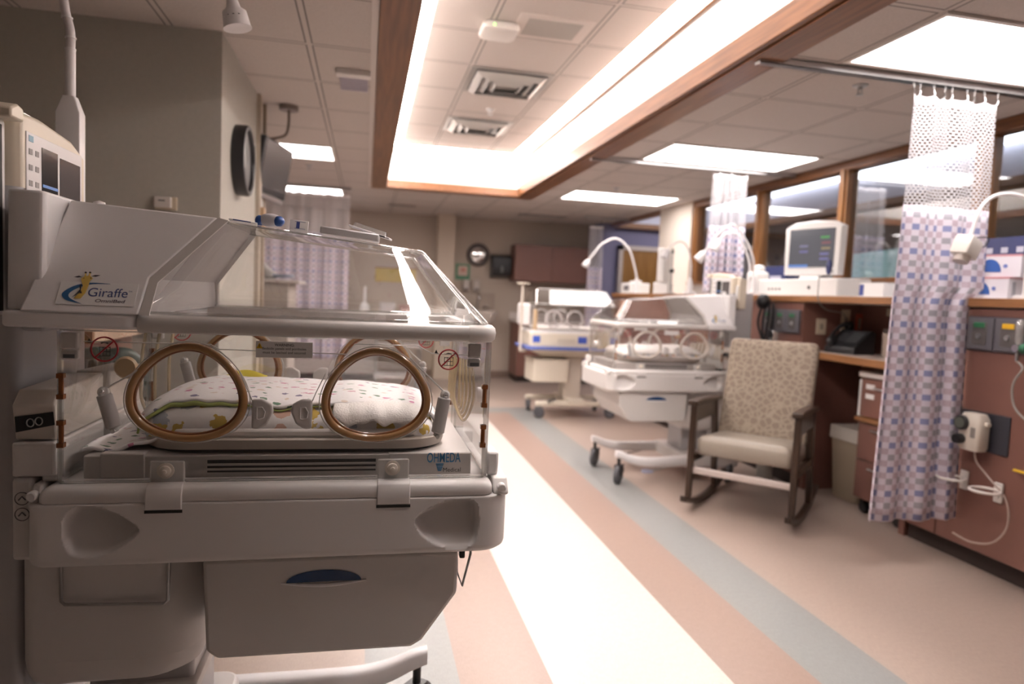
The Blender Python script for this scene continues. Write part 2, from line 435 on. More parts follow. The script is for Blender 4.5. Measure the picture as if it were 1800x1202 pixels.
# left wall block with the clock, alcove beyond it
st_box('wall_left', (-3.2, 3.40, 0), (-.68, 4.42, ZC), wall_paint)
st_box('wall_left_near', (-2.35, -2.6, 0), (-2.2, 3.40, ZC), wall_paint)
st_box('wall_left_far', (-2.3, 4.42, 0), (-2.2, 10.2, ZC), wall_far_paint)
st_box('wall_back', (-3.2, 10.2, 0), (3.40, 10.35, ZC), wall_far_paint)
st_box('wall_column', (1.0, 9.9, 0), (1.25, 10.2, ZC), mat('column_paint', (.50, .42, .34), .75))
st_box('wall_front', (-3.2, -2.75, 0), (8.2, -2.6, ZC+.6), mat('rear_wall', (.16, .135, .12), .8))
st_box('trim_7', (-.684, 4.40, 0), (-.655, 4.47, ZC), mat('corner_guard', (.50, .44, .36), .5))
st_box('baseboard_back', (-2.2, 10.17, 0), (3.40, 10.2, .10), mat('vinyl_base', (.2, .14, .11), .6))
# corridor and the purple wall seen past the far end
st_box('wall_purple', (3.40, 10.2, 0), (8.2, 10.35, 2.9), purple_paint)
st_box('wall_purple_pier', (3.40, 9.7, 0), (3.62, 10.2, ZC), purple_paint)
cwhite = mat('corridor_white', (.66, .67, .78), .7)
st_box('ceiling_corridor', (3.76, 7.95, 2.90), (8.2, 12.6, 2.96), cwhite)
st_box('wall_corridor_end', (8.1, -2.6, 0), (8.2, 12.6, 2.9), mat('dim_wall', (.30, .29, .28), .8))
st_box('trim_8', (3.62, 10.08, 2.42), (8.1, 10.2, 2.50), wood_edge)
st_box('trim_9', (3.58, 7.95, ZC-.03), (3.72, 10.2, ZC+.1), wood)
st_box('wall_corridor_soffit', (3.62, 10.10, 2.50), (8.1, 10.2, 2.90), cwhite)
st_box('wall_partition_end', (3.58, 7.10, 0), (3.76, 7.95, 2.9), mat('pillar_paint', (.74, .66, .58), .7))
door = st_box('door_1', (3.97, 10.15, 0), (4.74, 10.20, 2.08), door_wood)
fr = MB(); fr.box((3.90, 10.13, 0), (3.97, 10.2, 2.15)); fr.box((4.74, 10.13, 0), (4.81, 10.2, 2.15)); fr.box((3.90, 10.13, 2.08), (4.81, 10.2, 2.15))
fr.build('door_frame', mat('frame_paint', (.55, .47, .42), .5), door, smooth=0)
MB().lathe([(.012, 0), (.012, .05), (.028, .05), (.028, .07), (.01, .075)], (4.66, 10.15, 1.0), 'y', 12).build('door_handle', steel, door)
ex = thing('exit_sign', 'small red lettered exit sign hanging in the corridor beyond the wood posts', 'sign', (4.62, 9.2, 2.44))
MB().box((-.15, -.02, -.09), (.15, .02, .09)).build('sign_face', mat('exit_face', (.75, .72, .74), .5), ex, bev=.004)
MB().box((-.01, -.01, .09), (.01, .01, .46)).build('sign_mount', steel, ex, smooth=0)
text('EXIT', mat('exit_red', (.8, .02, .03), .5, emit=(1, .05, .05), es=1.5), ex, FR((0, -.0205, 0)), w=.24, h=.11)
# glazed partition on the right: half wall, posts, header, panes
st_box('wall_partition_upper', (3.62, -2.6, ZC+.06), (3.72, 7.10, 2.90), cwhite)
st_box('wall_partition_low', (3.60, -2.6, 0), (3.72, 7.10, 1.49), laminate)
sill = MB(); sill.box((3.56, -2.6, 1.485), (3.76, 7.10, 1.515)); struct(sill.build('trim_10', wood_edge, bev=.004, smooth=0))
hd = MB(); hd.box((3.59, -2.6, ZC-.075), (3.71, 7.95, ZC)); struct(hd.build('trim_11', wood, bev=.004, smooth=0))
PY = [-1.3, -.1, 1.05, 2.22, 3.43, 4.64, 5.80, 7.04]
for k, y in enumerate(PY):
    p = MB(); p.box((3.60, y-.05, 1.51), (3.70, y+.05, ZC-.06)); p.box((3.585, y-.025, 1.51), (3.715, y+.025, ZC-.06)); struct(p.build('trim_%d' % (12+k), wood_z, bev=.004, smooth=0))
for k in range(len(PY)-1):
    st_box('window_%d' % (k+1), (3.645, PY[k]+.05, 1.51), (3.655, PY[k+1]-.05, ZC-.07), glass)
# the room beyond the glass
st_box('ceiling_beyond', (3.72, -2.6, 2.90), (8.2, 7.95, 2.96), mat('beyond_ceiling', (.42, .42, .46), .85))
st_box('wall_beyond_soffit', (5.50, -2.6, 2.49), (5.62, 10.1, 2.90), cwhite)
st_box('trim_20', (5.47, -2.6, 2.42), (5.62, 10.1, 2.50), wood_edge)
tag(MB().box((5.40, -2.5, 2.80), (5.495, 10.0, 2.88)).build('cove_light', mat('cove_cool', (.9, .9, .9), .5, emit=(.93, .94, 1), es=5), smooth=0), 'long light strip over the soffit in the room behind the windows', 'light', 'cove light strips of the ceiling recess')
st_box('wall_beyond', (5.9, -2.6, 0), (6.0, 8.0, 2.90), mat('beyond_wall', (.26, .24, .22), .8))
bc = thing('covered_incubator', 'teal cloth draped over an incubator behind the window glass', 'incubator', (4.55, 5.05, 0))
def cov(u, v):
    a = 2*PI*u; k = 1-.10*v; w_ = .02*math.sin(9*a+2*v)*(1-v)
    ex_ = lambda c, p: math.copysign(abs(c)**p, c)
    return ((.42*k+w_)*ex_(math.cos(a), .35), (.62*k+w_)*ex_(math.sin(a), .35), 1.05+.72*v + .03*math.sin(2*a)*v)
rings = [[cov(k/48, j/6) for k in range(48)] for j in range(7)]
MB().loft(rings).build('cover_cloth', teal, bc, smooth=60)
MB().box((-.4, -.55, .1), (.4, .55, 1.06)).build('cabinet_body', mat('beyond_dark', (.08, .08, .08), .6), bc, bev=.02)
for sx in (-1, 1):
    for sy in (-1, 1): MB().lathe([(.05, -.015), (.055, 0), (.05, .015)], (sx*.32, sy*.45, .055), 'x', 14).build('caster', rubber, bc)
for k, (y, c2) in enumerate(((6.55, 'second dim shelf unit behind the glass near the white pillar'), (3.6, 'dim shelf unit behind the glass beside the checked curtain'))):
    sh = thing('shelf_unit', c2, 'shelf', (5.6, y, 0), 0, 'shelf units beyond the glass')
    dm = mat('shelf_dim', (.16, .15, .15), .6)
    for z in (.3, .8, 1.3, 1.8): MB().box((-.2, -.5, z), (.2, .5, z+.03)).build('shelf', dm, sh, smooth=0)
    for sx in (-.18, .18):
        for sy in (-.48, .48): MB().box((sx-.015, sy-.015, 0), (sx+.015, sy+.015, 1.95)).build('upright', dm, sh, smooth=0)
# ------------------------------------------------------------------ ceiling lights
def ceiling_light(x0, y0, x1, y1, label, z=ZC):
    t = thing('ceiling_light', label, 'light', ((x0+x1)/2, (y0+y1)/2, z), 0, 'fluorescent ceiling panels')
    hx, hy = (x1-x0)/2, (y1-y0)/2
    f = MB()
    f.box((-hx, -hy, -.012), (hx, -hy+.022, .0)); f.box((-hx, hy-.022, -.012), (hx, hy, 0)); f.box((-hx, -hy+.022, -.012), (-hx+.022, hy-.022, 0)); f.box((hx-.022, -hy+.022, -.012), (hx, hy-.022, 0))
    f.build('frame', mat('light_frame', (.75, .7, .66), .5), t, smooth=0)
    MB().box((-hx+.022, -hy+.022, -.008), (hx-.022, hy-.022, -.001)).build('diffuser', light_panel, t, smooth=0)
for a in ((2.13, 2.235, 3.36, 2.81, 'bright ceiling panel light at the top right above the near curtain track'),
          (2.13, 4.575, 3.36, 5.19, 'bright ceiling panel light above the second curtain track, middle of the right row'),
          (2.13, 6.925, 3.36, 7.55, 'farthest bright ceiling panel light of the right row'),
          (-1.52, 5.77, -.30, 6.37, 'bright ceiling panel light behind the wall television'),
          (-1.52, 8.14, -.30, 8.73, 'bright ceiling panel light above the left hanging curtain')):
    ceiling_light(*a)
ceiling_light(4.05, 8.7, 5.25, 9.3, 'added unseen ceiling panel light brightening the corridor beyond the far opening', 2.90)  # added panel out of view, put in to brighten the corridor and purple wall
# ceiling fittings
def sprinkler(x, y, label, z=ZC):
    t = thing('fire_sprinkler', label, 'sprinkler', (x, y, z), 0, 'ceiling sprinklers')
    MB().lathe([(.0, 0), (.038, 0), (.036, -.006), (.014, -.010), (.012, -.022), (0, -.022)]).build('escutcheon', steel, t)
    b = MB(); b.tube([(-.010, 0, -.02), (-.013, 0, -.035), (0, 0, -.048)], .0028, 6); b.tube([(.010, 0, -.02), (.013, 0, -.035), (0, 0, -.048)], .0028, 6)
    b.lathe([(0, -.046), (.018, -.046), (.018, -.050), (0, -.052)], n=14); b.build('deflector', steel, t)
sprinkler(2.445, 3.08, 'chrome sprinkler under the ceiling left of the near white net curtain')
sprinkler(-.60, 3.20, 'chrome sprinkler on the ceiling above the corner of the clock wall')
sprinkler(-.57, 6.75, 'sprinkler on the ceiling between the two left light panels')
sprinkler(2.48, 6.62, 'sprinkler on the ceiling before the farthest right light panel')
sprinkler(.99, 5.78, 'sprinkler inside the lit ceiling recess between two air diffusers', ZU)
def diffuser(x0, x1, y0, y1, z, label):
    t = thing('air_diffuser', label, 'air vent', ((x0+x1)/2, (y0+y1)/2, z), 0, 'metal air diffusers in the ceiling recess')
    hx, hy = (x1-x0)/2, (y1-y0)/2
    def ringb(k0, k1, za, zb): 
        A = [(-hx*k0, -hy*k0, za), (hx*k0, -hy*k0, za), (hx*k0, hy*k0, za), (-hx*k0, hy*k0, za)]; B = [(-hx*k1, -hy*k1, zb), (hx*k1, -hy*k1, zb), (hx*k1, hy*k1, zb), (-hx*k1, hy*k1, zb)]
        return MB().loft([A, B], caps=False)
    sm = mat('diffuser_metal', (.42, .41, .39), .38, .6)
    ringb(1, .86, -.006, -.004).build('rim', sm, t, smooth=0, solid=.004)
    for k in (.84, .64, .44): ringb(k, k-.14, -.016, -.055+.02*(k-.44)).build('vane', sm, t, smooth=0, solid=.004)
    MB().box((-hx*.30, -hy*.30, -.03), (hx*.30, hy*.30, -.026)).build('center_plate', sm, t, smooth=0)
    MB().box((-hx*.9, -hy*.9, -.003), (hx*.9, hy*.9, -.001)).build('throat', dark_grey, t, smooth=0)
diffuser(.67, 1.27, 4.73, 5.31, ZU, 'nearer square metal air diffuser in the lit ceiling recess')
diffuser(.67, 1.27, 6.10, 6.62, ZU, 'farther square metal air diffuser in the lit ceiling recess')
sp = thing('ceiling_speaker', 'flat square grey grille flush in the near ceiling of the lit recess', 'speaker', (1.02, 3.94, ZU))
MB().box((-.22, -.17, -.008), (.22, .17, 0)).build('surround', mat('speaker_white', (.62, .56, .52), .6), sp, bev=.003)
MB().box((-.16, -.12, -.011), (.16, .12, -.007)).build('grille', mat('speaker_grille', (.40, .37, .34), .8), sp, smooth=0)
ap = thing('wireless_router', 'white rounded wireless unit with green light under the recess ceiling', 'router', (.72, 4.02, ZU))
MB().loft([rrect(-.11*k, .11*k, -.11*k, .11*k, .04*k, 6, z) for z, k in ((-.001, .86), (-.012, .96), (-.028, 1), (-.042, .96), (-.050, .84))]).build('housing', mat('router_white', (.78, .75, .72), .4), ap)
MB().sphere((-.045, -.108, -.03), .006, 10).build('status_light', mat('green_led', (.1, .8, .1), .4, emit=(.2, 1, .1), es=5), ap)
vt = thing('ceiling_grille', 'white louvred ceiling grille beside the left wood beam', 'air vent', (-.10, 3.90, ZC))
MB().box((-.09, -.17, -.03), (.09, -.10, 0)).build('housing', mat('grille_white', (.72, .68, .66), .5), vt, bev=.006)
MB().box((-.075, -.10, -.016), (.075, .17, 0)).build('backing', mat('grille_lilac', (.47, .43, .50), .5), vt, smooth=0)
for k in range(7): MB().box((-.075, -.09+k*.038, -.024), (.075, -.078+k*.038, -.012)).build('louvre', mat('grille_lilac2', (.56, .52, .58), .5), vt, smooth=0)
for (x0, x1, y0, lab) in ((.25, .62, 9.25, 'long dark ceiling slot vent left of the wall column'), (2.05, 2.75, 9.3, 'long dark ceiling slot vent above the far brown cupboards')):
    v = thing('slot_vent', lab, 'air vent', ((x0+x1)/2, y0, ZC), 0, 'slot vents in the far ceiling')
    MB().box((-(x1-x0)/2, -.07, -.012), ((x1-x0)/2, .07, 0)).build('frame', mat('slot_frame', (.3, .26, .24), .6), v, smooth=0)
    MB().box((-(x1-x0)/2+.02, -.03, -.016), ((x1-x0)/2-.02, .03, -.011)).build('slot', dark_grey, v, smooth=0)
sd = thing('ceiling_sensor', 'small dark square sensor on the ceiling beside the second curtain track', 'sensor', (2.02, 4.98+.35, ZC))
MB().box((-.04, -.04, -.014), (.04, .04, 0)).build('housing', mat('sensor_brown', (.12, .09, .08), .5), sd, bev=.004)
MB().lathe([(.0, -.013), (.02, -.013), (.014, -.022), (0, -.024)]).build('lens', dark_grey, sd)
# ------------------------------------------------------------------ curtain tracks and curtains
track_m = mat('track_aluminium', (.62, .60, .60), .3, .8)
def track(x0, x1, y, label):
    t = thing('curtain_track', label, 'curtain track', ((x0+x1)/2, y, ZC), 0, 'ceiling curtain tracks'); h = (x1-x0)/2
    b = MB(); b.box((-h, -.018, -.034), (h, -.010, 0)); b.box((-h, .010, -.034), (h, .018, 0)); b.box((-h, -.018, -.004), (h, .018, 0)); b.box((-h, -.018, -.034), (h, -.004, -.030)); b.box((-h, .004, -.034), (h, .018, -.030))
    b.build('rail', track_m, t, smooth=0)
    MB().box((-h-.008, -.022, -.038), (-h, .022, 0)).build('end_cap', steel, t, bev=.002)
track(1.74, 3.58, 2.88, 'silver curtain track crossing the ceiling at the upper right, nearest one')
track(1.74, 3.58, 5.24, 'thin silver curtain track on the ceiling below the middle light panel')
track(-2.2, -.20, 8.0, 'ceiling curtain track at the far left above the hanging curtain')
track(2.95, 3.58, 9.0, 'short ceiling curtain track beside the purple wall')
def curtain(name, x0, x1, y, ztop, zmid, zbot, folds, label, amp=.03, flare=(0, 0), nets=None, squeeze=None, hooks=None, drift=0, cloth=None, full=1.25, seed=1):
    """pleated hospital curtain: netting above, checked cloth below"""
    rnd = random.Random(seed); ph = [rnd.uniform(-.5, .5) for _ in range(folds+2)]
    t = thing(name, label, 'curtain', ((x0+x1)/2, y, 0), 0, 'hanging privacy curtains'); cx = (x0+x1)/2
    L = (x1-x0)*full
    def P(u, z):
        s = (ztop-z)/(ztop-zbot)
        a, b = x0-flare[0]*s, x1+flare[1]*s
        if squeeze: b = min(b, squeeze(z))
        uu = u + .02*math.sin(2*PI*u*2+ph[0])
        k = amp*(.55+.45*s)
        fold = math.sin(2*PI*folds*uu + .9*math.sin(2*PI*u*1.5+ph[1]*4) + .5*s) + .35*math.sin(2*PI*folds*2.3*u+ph[2]*6)
        x = a+(b-a)*u + .012*math.cos(2*PI*folds*uu)
        return (x-cx, k*fold - drift*s, z)
    nu = folds*12
    dip = (lambda u: (.055 if nets else .01)*abs(math.sin(PI*u*(hooks or 6))) )
    n1 = MB(); n1.grid(lambda u, v: P(u, zmid+(ztop-dip(u)-zmid)*v), nu, 16, lambda u, v: (u*L, zmid+(ztop-zmid)*v))
    n1.build('net_panel', nets or net, t, smooth=60, keep=True)
    hm = MB(); hm.grid(lambda u, v: P(u, ztop-dip(u)-.035*(1-v)), nu, 2, None); hm.build('top_hem', mat('curtain_hem', (.84, .81, .82), .8), t, smooth=60, solid=.003)
    n2 = MB(); n2.grid(lambda u, v: P(u, zbot+(zmid-zbot)*v), nu, 24, lambda u, v: (u*L, zbot+(zmid-zbot)*v))
    n2.build('cloth_panel', cloth or checked, t, smooth=60, solid=.002, keep=True)
    for k in range((hooks or 6)+1):
        p = P(k/(hooks or 6), ztop)
        MB().tube([(p[0], p[1]*.5, ztop+.03 if ztop+.03 < ZC-.03 else ztop+.01), (p[0]+.006, p[1]*.5, ztop+.012), (p[0], p[1], ztop-.004), (p[0]-.005, p[1], ztop+.004)], .0025, 6).build('hook', chrome, t)
        if ztop < ZC-.05: MB().tube([(p[0], p[1]*.5, ztop+.028), (p[0], 0, ZC-.028)], .002, 6).build('glider', paper, t)
    return t
curtain('privacy_curtain', 2.56, 3.06, 2.865, 2.335, 1.80, .235, 3, 'checked blue and rose curtain with white net top at the right', .02, (.12, -.02), hooks=8,
        squeeze=lambda z: 3.075 if z > 1.42 else (2.968 if z < 1.33 else 2.968+.107*(z-1.33)/.09), drift=.07, full=1.05, seed=4)
hem_white = mat('bright_net', (.86, .83, .83), .85)
curtain('privacy_curtain', 2.80, 3.10, 5.22, 2.365, 1.93, 1.37, 4, 'bright white bunched curtain hanging over the second incubator head', .03, (.03, .02), nets=None, hooks=5, full=2.0, seed=2)
curtain('privacy_curtain', -1.55, -.22, 8.0, 2.34, 1.90, .45, 8, 'sheer pale curtain hanging at the left below the far light panel', .03, (0, 0), hooks=12, seed=3)
curtain('privacy_curtain', 3.00, 3.20, 9.0, 2.30, 1.72, .40, 3, 'narrow grey curtain bunched beside the purple wall', .025, (.0, .03), hooks=3, seed=5, full=2.0)
# ================================================================== right-hand casework
def panel(parent, a, b, name='panel', m=None, bev=.003): return MB().box(a, b).build(name, m or cab_brown, parent, bev=bev, seg=1)
nc = thing('cabinet', 'brown laminate cabinet under the ledge to the right of the checked curtain', 'cabinet', (3.3, 1.3, 0))
MB().box((-.29, -2.5, .10), (.29, 1.88, 1.315)).build('carcass', cab_brown, nc, smooth=0)
MB().box((-.24, -2.5, 0), (.29, 1.88, .10)).build('toe_kick', toe_black, nc, smooth=0)
for y0, y1 in ((-2.5, -.9), (-.895, .45), (.455, 1.632), (1.637, 1.88)): panel(nc, (-.31, y0, .105), (-.29, y1, 1.31), 'door_panel')
# the far outlet wall of the niche and beyond
lw = MB(); lw.box((2.99, 4.16, .10), (3.60, 7.9, 1.315)); struct(lw.build('wall_service', cab_brown, smooth=0))
nb = MB(); nb.box((3.46, 3.18, 0), (3.60, 4.16, 1.315)); struct(nb.build('wall_niche_back', cab_brown, smooth=0))
st_box('baseboard_service', (3.03, 4.16, 0), (3.60, 7.9, .10), toe_black)
lg = thing('ledge', 'long wood-edged pale ledge running along the right side under the windows', 'worktop', (3.29, 2.65, 1.315))
MB().box((-.30, -3.9, 0), (.31, 5.25, .042)).build('top', laminate, lg, smooth=0)
MB().box((-.325, -3.9, .001), (-.30, 5.25, .045)).build('wood_edge', wood_edge, lg, bev=.004)
dk = thing('desk', 'pale desk surface with wooden edge below the ledge under the black phone', 'desk', (3.22, 3.67, .94))
MB().box((-.22, -.48, 0), (.235, .48, .04)).build('top', mat('desk_laminate', (.50, .43, .39), .4), dk, smooth=0)
MB().box((-.245, -.485, -.004), (-.22, .485, .043)).build('wood_edge', wood_edge, dk, bev=.004)
for y in (-.46, .46): MB().box((-.18, y-.02, -.94), (.235, y+.02, 0)).build('side_panel', cab_brown, dk, smooth=0)
# rolling drawer cart under the desk
ct = thing('drawer_cart', 'brown drawer cart on casters beneath the desk left of the checked curtain', 'cart', (3.24, 3.46, 0))
MB().box((-.16, -.18, .09), (.17, .18, .86)).build('body', cab_brown, ct, bev=.004)
MB().box((-.19, -.195, .86), (.18, .195, .895)).build('top', laminate, ct, bev=.006)
for z0, z1 in ((.10, .34), (.345, .58), (.615, .85)): panel(ct, (-.18, -.175, z0), (-.16, .175, z1), 'drawer', bev=.004)
MB().box((-.20, -.19, .585), (-.16, .19, .61)).build('wood_strip', wood_edge, ct, smooth=0)
for z in (.30, .54, .80): MB().tube([(-.18, -.05, z), (-.20, -.05, z), (-.20, .05, z), (-.18, .05, z)], .005, 8).build('drawer_handle', steel, ct)
MB().box((-.17, .181, .60), (.02, .205, .84)).build('file_pocket', paper, ct, bev=.003)
MB().box((-.183, .06, .79), (-.179, .13, .82)).build('label_card', paper, ct, smooth=0)
MB().box((-.183, .06, .73), (-.179, .13, .76)).build('label_card', paper, ct, smooth=0)
for sx in (-.12, .12):
    for sy in (-.14, .14):
        k = MB(); k.lathe([(.0, -.014), (.032, -.014), (.036, -.008), (.036, .008), (.032, .014), (0, .014)], (sx, sy, .036), 'x', 16); k.box((sx-.02, sy-.016, .05), (sx+.02, sy+.016, .092)); k.build('caster', black_plastic, ct)
bn = thing('waste_bin', 'beige waste bin beneath the desk between chair and drawer cart', 'bin', (3.28, 3.87, 0))
bn.rotation_euler = (0, 0, 0)
MB().loft([rrect(-.12*k, .12*k, -.15*k, .15*k, .03, 4, z) for z, k in ((0, .8), (.005, .82), (.46, 1), (.48, 1.04), (.48, .98), (.03, .78))]).build('bucket', mat('bin_beige', (.42, .35, .26), .5), bn)
MB().loft([rrect(-.118, .118, -.148, .148, .03, 4, .42), rrect(-.128, .128, -.158, .158, .03, 4, .40), rrect(-.126, .126, -.156, .156, .03, 4, .485), rrect(-.116, .116, -.146, .146, .03, 4, .485)]).build('bin_liner', mat('bin_liner', (.62, .58, .52), .5), bn)
# medical gas outlet panels
gas = mat('gas_panel', (.075, .07, .082), .4)
def gas_panel(loc, rows, label, L=.44):
    t = thing('gas_outlet_panel', label, 'outlet panel', loc, 0, 'grey gas outlet panels')
    n = len(rows); wd = L/n
    MB().box((-.012, -L/2, -.085), (0, L/2, .085)).build('back_plate', gas, t, bev=.003)
    for k, c in enumerate(rows):
        y = L/2-wd*(k+.5)
        MB().box((-.020, y-wd*.46, -.078), (-.011, y+wd*.46, .078)).build('faceplate', mat('gas_face', (.12, .115, .13), .35), t, bev=.004)
        MB().box((-.024, y-wd*.26, -.055), (-.019, y+wd*.26, .055)).build('outlet', mat('gas_outlet', (.10, .09, .085), .35), t, bev=.003)
        MB().box((-.027, y-wd*.20, .030), (-.023, y+wd*.20, .055)).build('gas_tag', c, t, bev=.002)
        MB().lathe([(0, 0), (.014, 0), (.012, .008), (.006, .008), (0, .004)], (-.023, y, -.012), '-x', 14).build('socket', steel, t)
    return t
gtag = mat('green_tag', (.03, .16, .07), .4); ytag = mat('yellow_tag', (.72, .42, .02), .4)
gas_panel((2.988, 2.60, 1.185), [gtag, ytag, gtag], 'grey gas outlet panel with yellow tag right of the checked curtain', .46)
gas_panel((2.988, 4.40, 1.175), [gtag, gtag, gtag], 'grey gas outlet panel on the brown wall behind the rocking chair', .44)
fm = thing('flowmeter', 'clear flowmeter with green valve on the gas panel at right edge', 'flowmeter', (2.945, 2.525, 1.13))
MB().lathe([(0, 0), (.012, 0), (.012, .02), (.017, .03), (.017, .12), (.010, .13), (0, .135)]).build('gauge_tube', acrylic_edge, fm)
MB().lathe([(0, -.02), (.018, -.02), (.018, .02), (0, .02)], (0, 0, 0), 'x', 14).build('valve_body', chrome, fm)
MB().lathe([(0, .02), (.022, .02), (.024, .03), (.022, .045), (0, .045)], (0, 0, 0), 'y', 14).build('valve_knob', mat('valve_green', (.02, .12, .06), .4), fm)
MB().lathe([(0, -.06), (.008, -.06), (.010, -.03), (.008, -.02), (0, -.02)]).build('nozzle', chrome, fm)
MB().box((0, -.008, -.012), (.034, .008, .012)).build('adapter', chrome, fm)
# suction regulator, canister rings and tubing
sg = thing('suction_plate', 'dark square wall plate behind the cream suction regulator', 'wall plate', (2.988, 2.695, .705))
MB().box((-.008, -.135, -.095), (0, .135, .095)).build('plate', mat('dark_plate', (.035, .035, .045), .35), sg, bev=.003)
sr = thing('suction_regulator', 'cream suction regulator with two black dials right of the checked curtain', 'regulator', (2.94, 2.70, .71))
cr_m = mat('regulator_cream', (.66, .60, .52), .4)
MB().loft([rrect(-.045, .025, -.055, .055, .018, 5, z) for z in (-.095, -.09)] + [rrect(-.05, .03, -.06, .06, .02, 5, z) for z in (-.08, .06)] + [rrect(-.04, .025, -.045, .045, .02, 5, .085)]).build('housing', cr_m, sr, smooth=50)
for z, m_ in ((.035, 'gauge'), (-.045, 'control_knob')):
    MB().lathe([(0, 0), (.036, 0), (.036, .018), (.030, .022), (0, .022)] if m_ == 'gauge' else [(0, 0), (.024, 0), (.026, .02), (.022, .04), (0, .042)], (-.048, .028, z), '-x', 22).build(m_, black_plastic, sr)
MB().lathe([(0, .0225), (.028, .0225), (.028, .0235), (0, .0235)], (-.048, .028, .035), '-x', 22).build('gauge_face', mat('gauge_face', (.10, .11, .09), .3), sr)
MB().box((.03, -.02, -.02), (.042, .02, .02)).build('wall_coupling', steel, sr)
MB().box((-.015, -.075, .03), (.01, -.058, .05)).build('side_lever', cr_m, sr, bev=.003)
MB().box((-.052, -.045, -.03), (-.049, -.02, .02)).build('mode_label', mat('label_grey', (.25, .22, .2), .5), sr, smooth=0)
def ring_holder(y, z, label):
    t = thing('canister_holder', label, 'bracket', (2.985, y, z), 0, 'white canister rings')
    wm = mat('ring_white', (.74, .70, .66), .4)
    MB().box((-.010, -.022, -.06), (0, .022, .035)).build('bracket_plate', wm, t, bev=.003)
    MB().prism([(-.02, -.045), (-.02, .02), (.01, .02), (.01, -.0)], 'y', -.014, .014).build('clip', wm, t, bev=.003)
    b = MB(); b.tube([(-.085+.062*math.cos(a), .0+.062*math.sin(a), 0) for a in [2*PI*k/32 for k in range(32)]], .007, 8, closed=True); b.build('ring', wm, t)
ring_holder(2.775, .455, 'white canister ring holder low beside the curtain hem, left of two')
ring_holder(2.585, .445, 'white canister ring holder at lower right, right of two')
tb = MB(); tb.tube(catmull([(2.935, 2.69, .615), (2.94, 2.68, .56), (2.95, 2.62, .50), (2.95, 2.52, .42), (2.95, 2.50, .30), (2.945, 2.56, .20), (2.93, 2.66, .165), (2.90, 2.74, .185)], 10, False), .0045, 8)
tag(tb.build('suction_tube', mat('clear_tube', (.62, .50, .44), .3, alpha=.6), smooth=60), 'thin clear suction tube hanging in a loop at lower right', 'tube')
tb = MB(); tb.tube(catmull([(2.945, 2.525, 1.07), (2.94, 2.49, 1.04), (2.93, 2.515, .98), (2.935, 2.525, .92), (2.94, 2.505, .85), (2.95, 2.44, .80), (2.96, 2.36, .79)], 10, False), .005, 8)
tag(tb.build('oxygen_hose', mat('grey_hose', (.30, .29, .27), .35), smooth=60), 'grey oxygen hose curving below the flowmeter at the right edge', 'hose')
yl = thing('yellow_valve', 'small yellow lever at the far right edge of the brown cabinet', 'valve', (2.985, 2.445, .565))
MB().box((-.02, -.012, -.012), (0, .012, .012)).build('valve_body', steel, yl, bev=.003)
MB().box((-.03, -.03, -.005), (-.018, .06, .006)).build('lever', yellow, yl, bev=.002)
# wall plates and phone in the niche
def plate(loc, sx, sy, sz, m, label, name='wall_plate', holes=0, cat='wall plate'):
    t = thing(name, label, cat, loc)
    MB().box((-sx, -sy, -sz), (sx, sy, sz)).build('plate', m, t, bev=.003)
    return t
ivory = mat('ivory_plate', (.58, .50, .38), .45)
st_box('wall_niche_side', (2.99, 4.158, .94), (3.47, 4.166, 1.315), cab_brown)
p = plate((3.13, 4.152, 1.15), .038, .005, .055, ivory, 'ivory wall plate behind the black phone'); MB().box((-.012, -.008, -.02), (.012, -.005, .02)).build('jack', mat('jack', (.3, .26, .2), .5), p, smooth=0)
p = plate((3.32, 4.150, 1.19), .032, .008, .085, ivory, 'tall ivory outlet box with dangling cord above the phone'); MB().box((-.014, -.011, -.03), (.014, -.008, .03)).build('socket', mat('jack', (.3, .26, .2), .5), p, smooth=0)
p = plate((3.43, 4.150, 1.18), .024, .008, .07, mat('red_plate', (.42, .10, .06), .5), 'narrow red outlet plate beside the ivory outlet box'); MB().box((-.012, -.011, -.04), (.012, -.008, .04)).build('socket', mat('jack', (.3, .26, .2), .5), p, smooth=0)
p = plate((3.455, 3.86, 1.09), .006, .075, .065, mat('outlet_pale', (.55, .47, .42), .45), 'four-socket wall plate right of the black phone', 'power_outlet', cat='outlet')
for sy in (-.03, .03):
    for sz in (-.028, .028): MB().box((-.010, sy-.014, sz-.015), (-.005, sy+.014, sz+.015)).build('socket', mat('socket_dark', (.10, .07, .06), .5), p, bev=.004)
p = plate((3.456, 3.90, 1.27), .005, .02, .025, ivory, 'small ivory switch plate under the ledge'); MB().box((-.008, -.006, -.008), (-.004, .006, .008)).build('switch', ivory, p, smooth=0)
bx = thing('file_box', 'low beige box on the desk beside the checked curtain', 'box', (3.36, 3.62, .98))
MB().box((-.08, -.12, 0), (.08, .12, .15)).build('box_body', mat('beige_box', (.36, .29, .24), .6), bx, bev=.004)
MB().box((-.083, -.123, .12), (.083, .123, .155)).build('lid', mat('beige_box', (.36, .29, .24), .6), bx, bev=.004)
ph = thing('desk_phone', 'black desk telephone with handset on the wooden-edged desk', 'telephone', (3.22, 3.98, .98), 12)
MB().prism([(-.10, 0), (.10, 0), (.10, .15), (.06, .16), (-.10, .04)], 'y', -.13, .11).build('base', black_plastic, ph, bev=.008)
MB().prism([(-.065, .0715), (.03, .140), (.028, .144), (-.067, .0755)], 'y', -.115, -.02).build('screen_panel', mat('phone_grey', (.045, .05, .055), .3), ph, smooth=0)
hs = MB(); hs.tube([(-.09, .075, .075), (-.05, .078, .135), (0, .08, .175), (.05, .078, .195), (.09, .075, .19)], [.020, .014, .0125, .014, .020], 12); hs.sphere((-.085, .07, .075), (.032, .03, .036)); hs.sphere((.085, .07, .185), (.032, .03, .036)); hs.build('handset', black_plastic, ph, smooth=60)
k = MB()
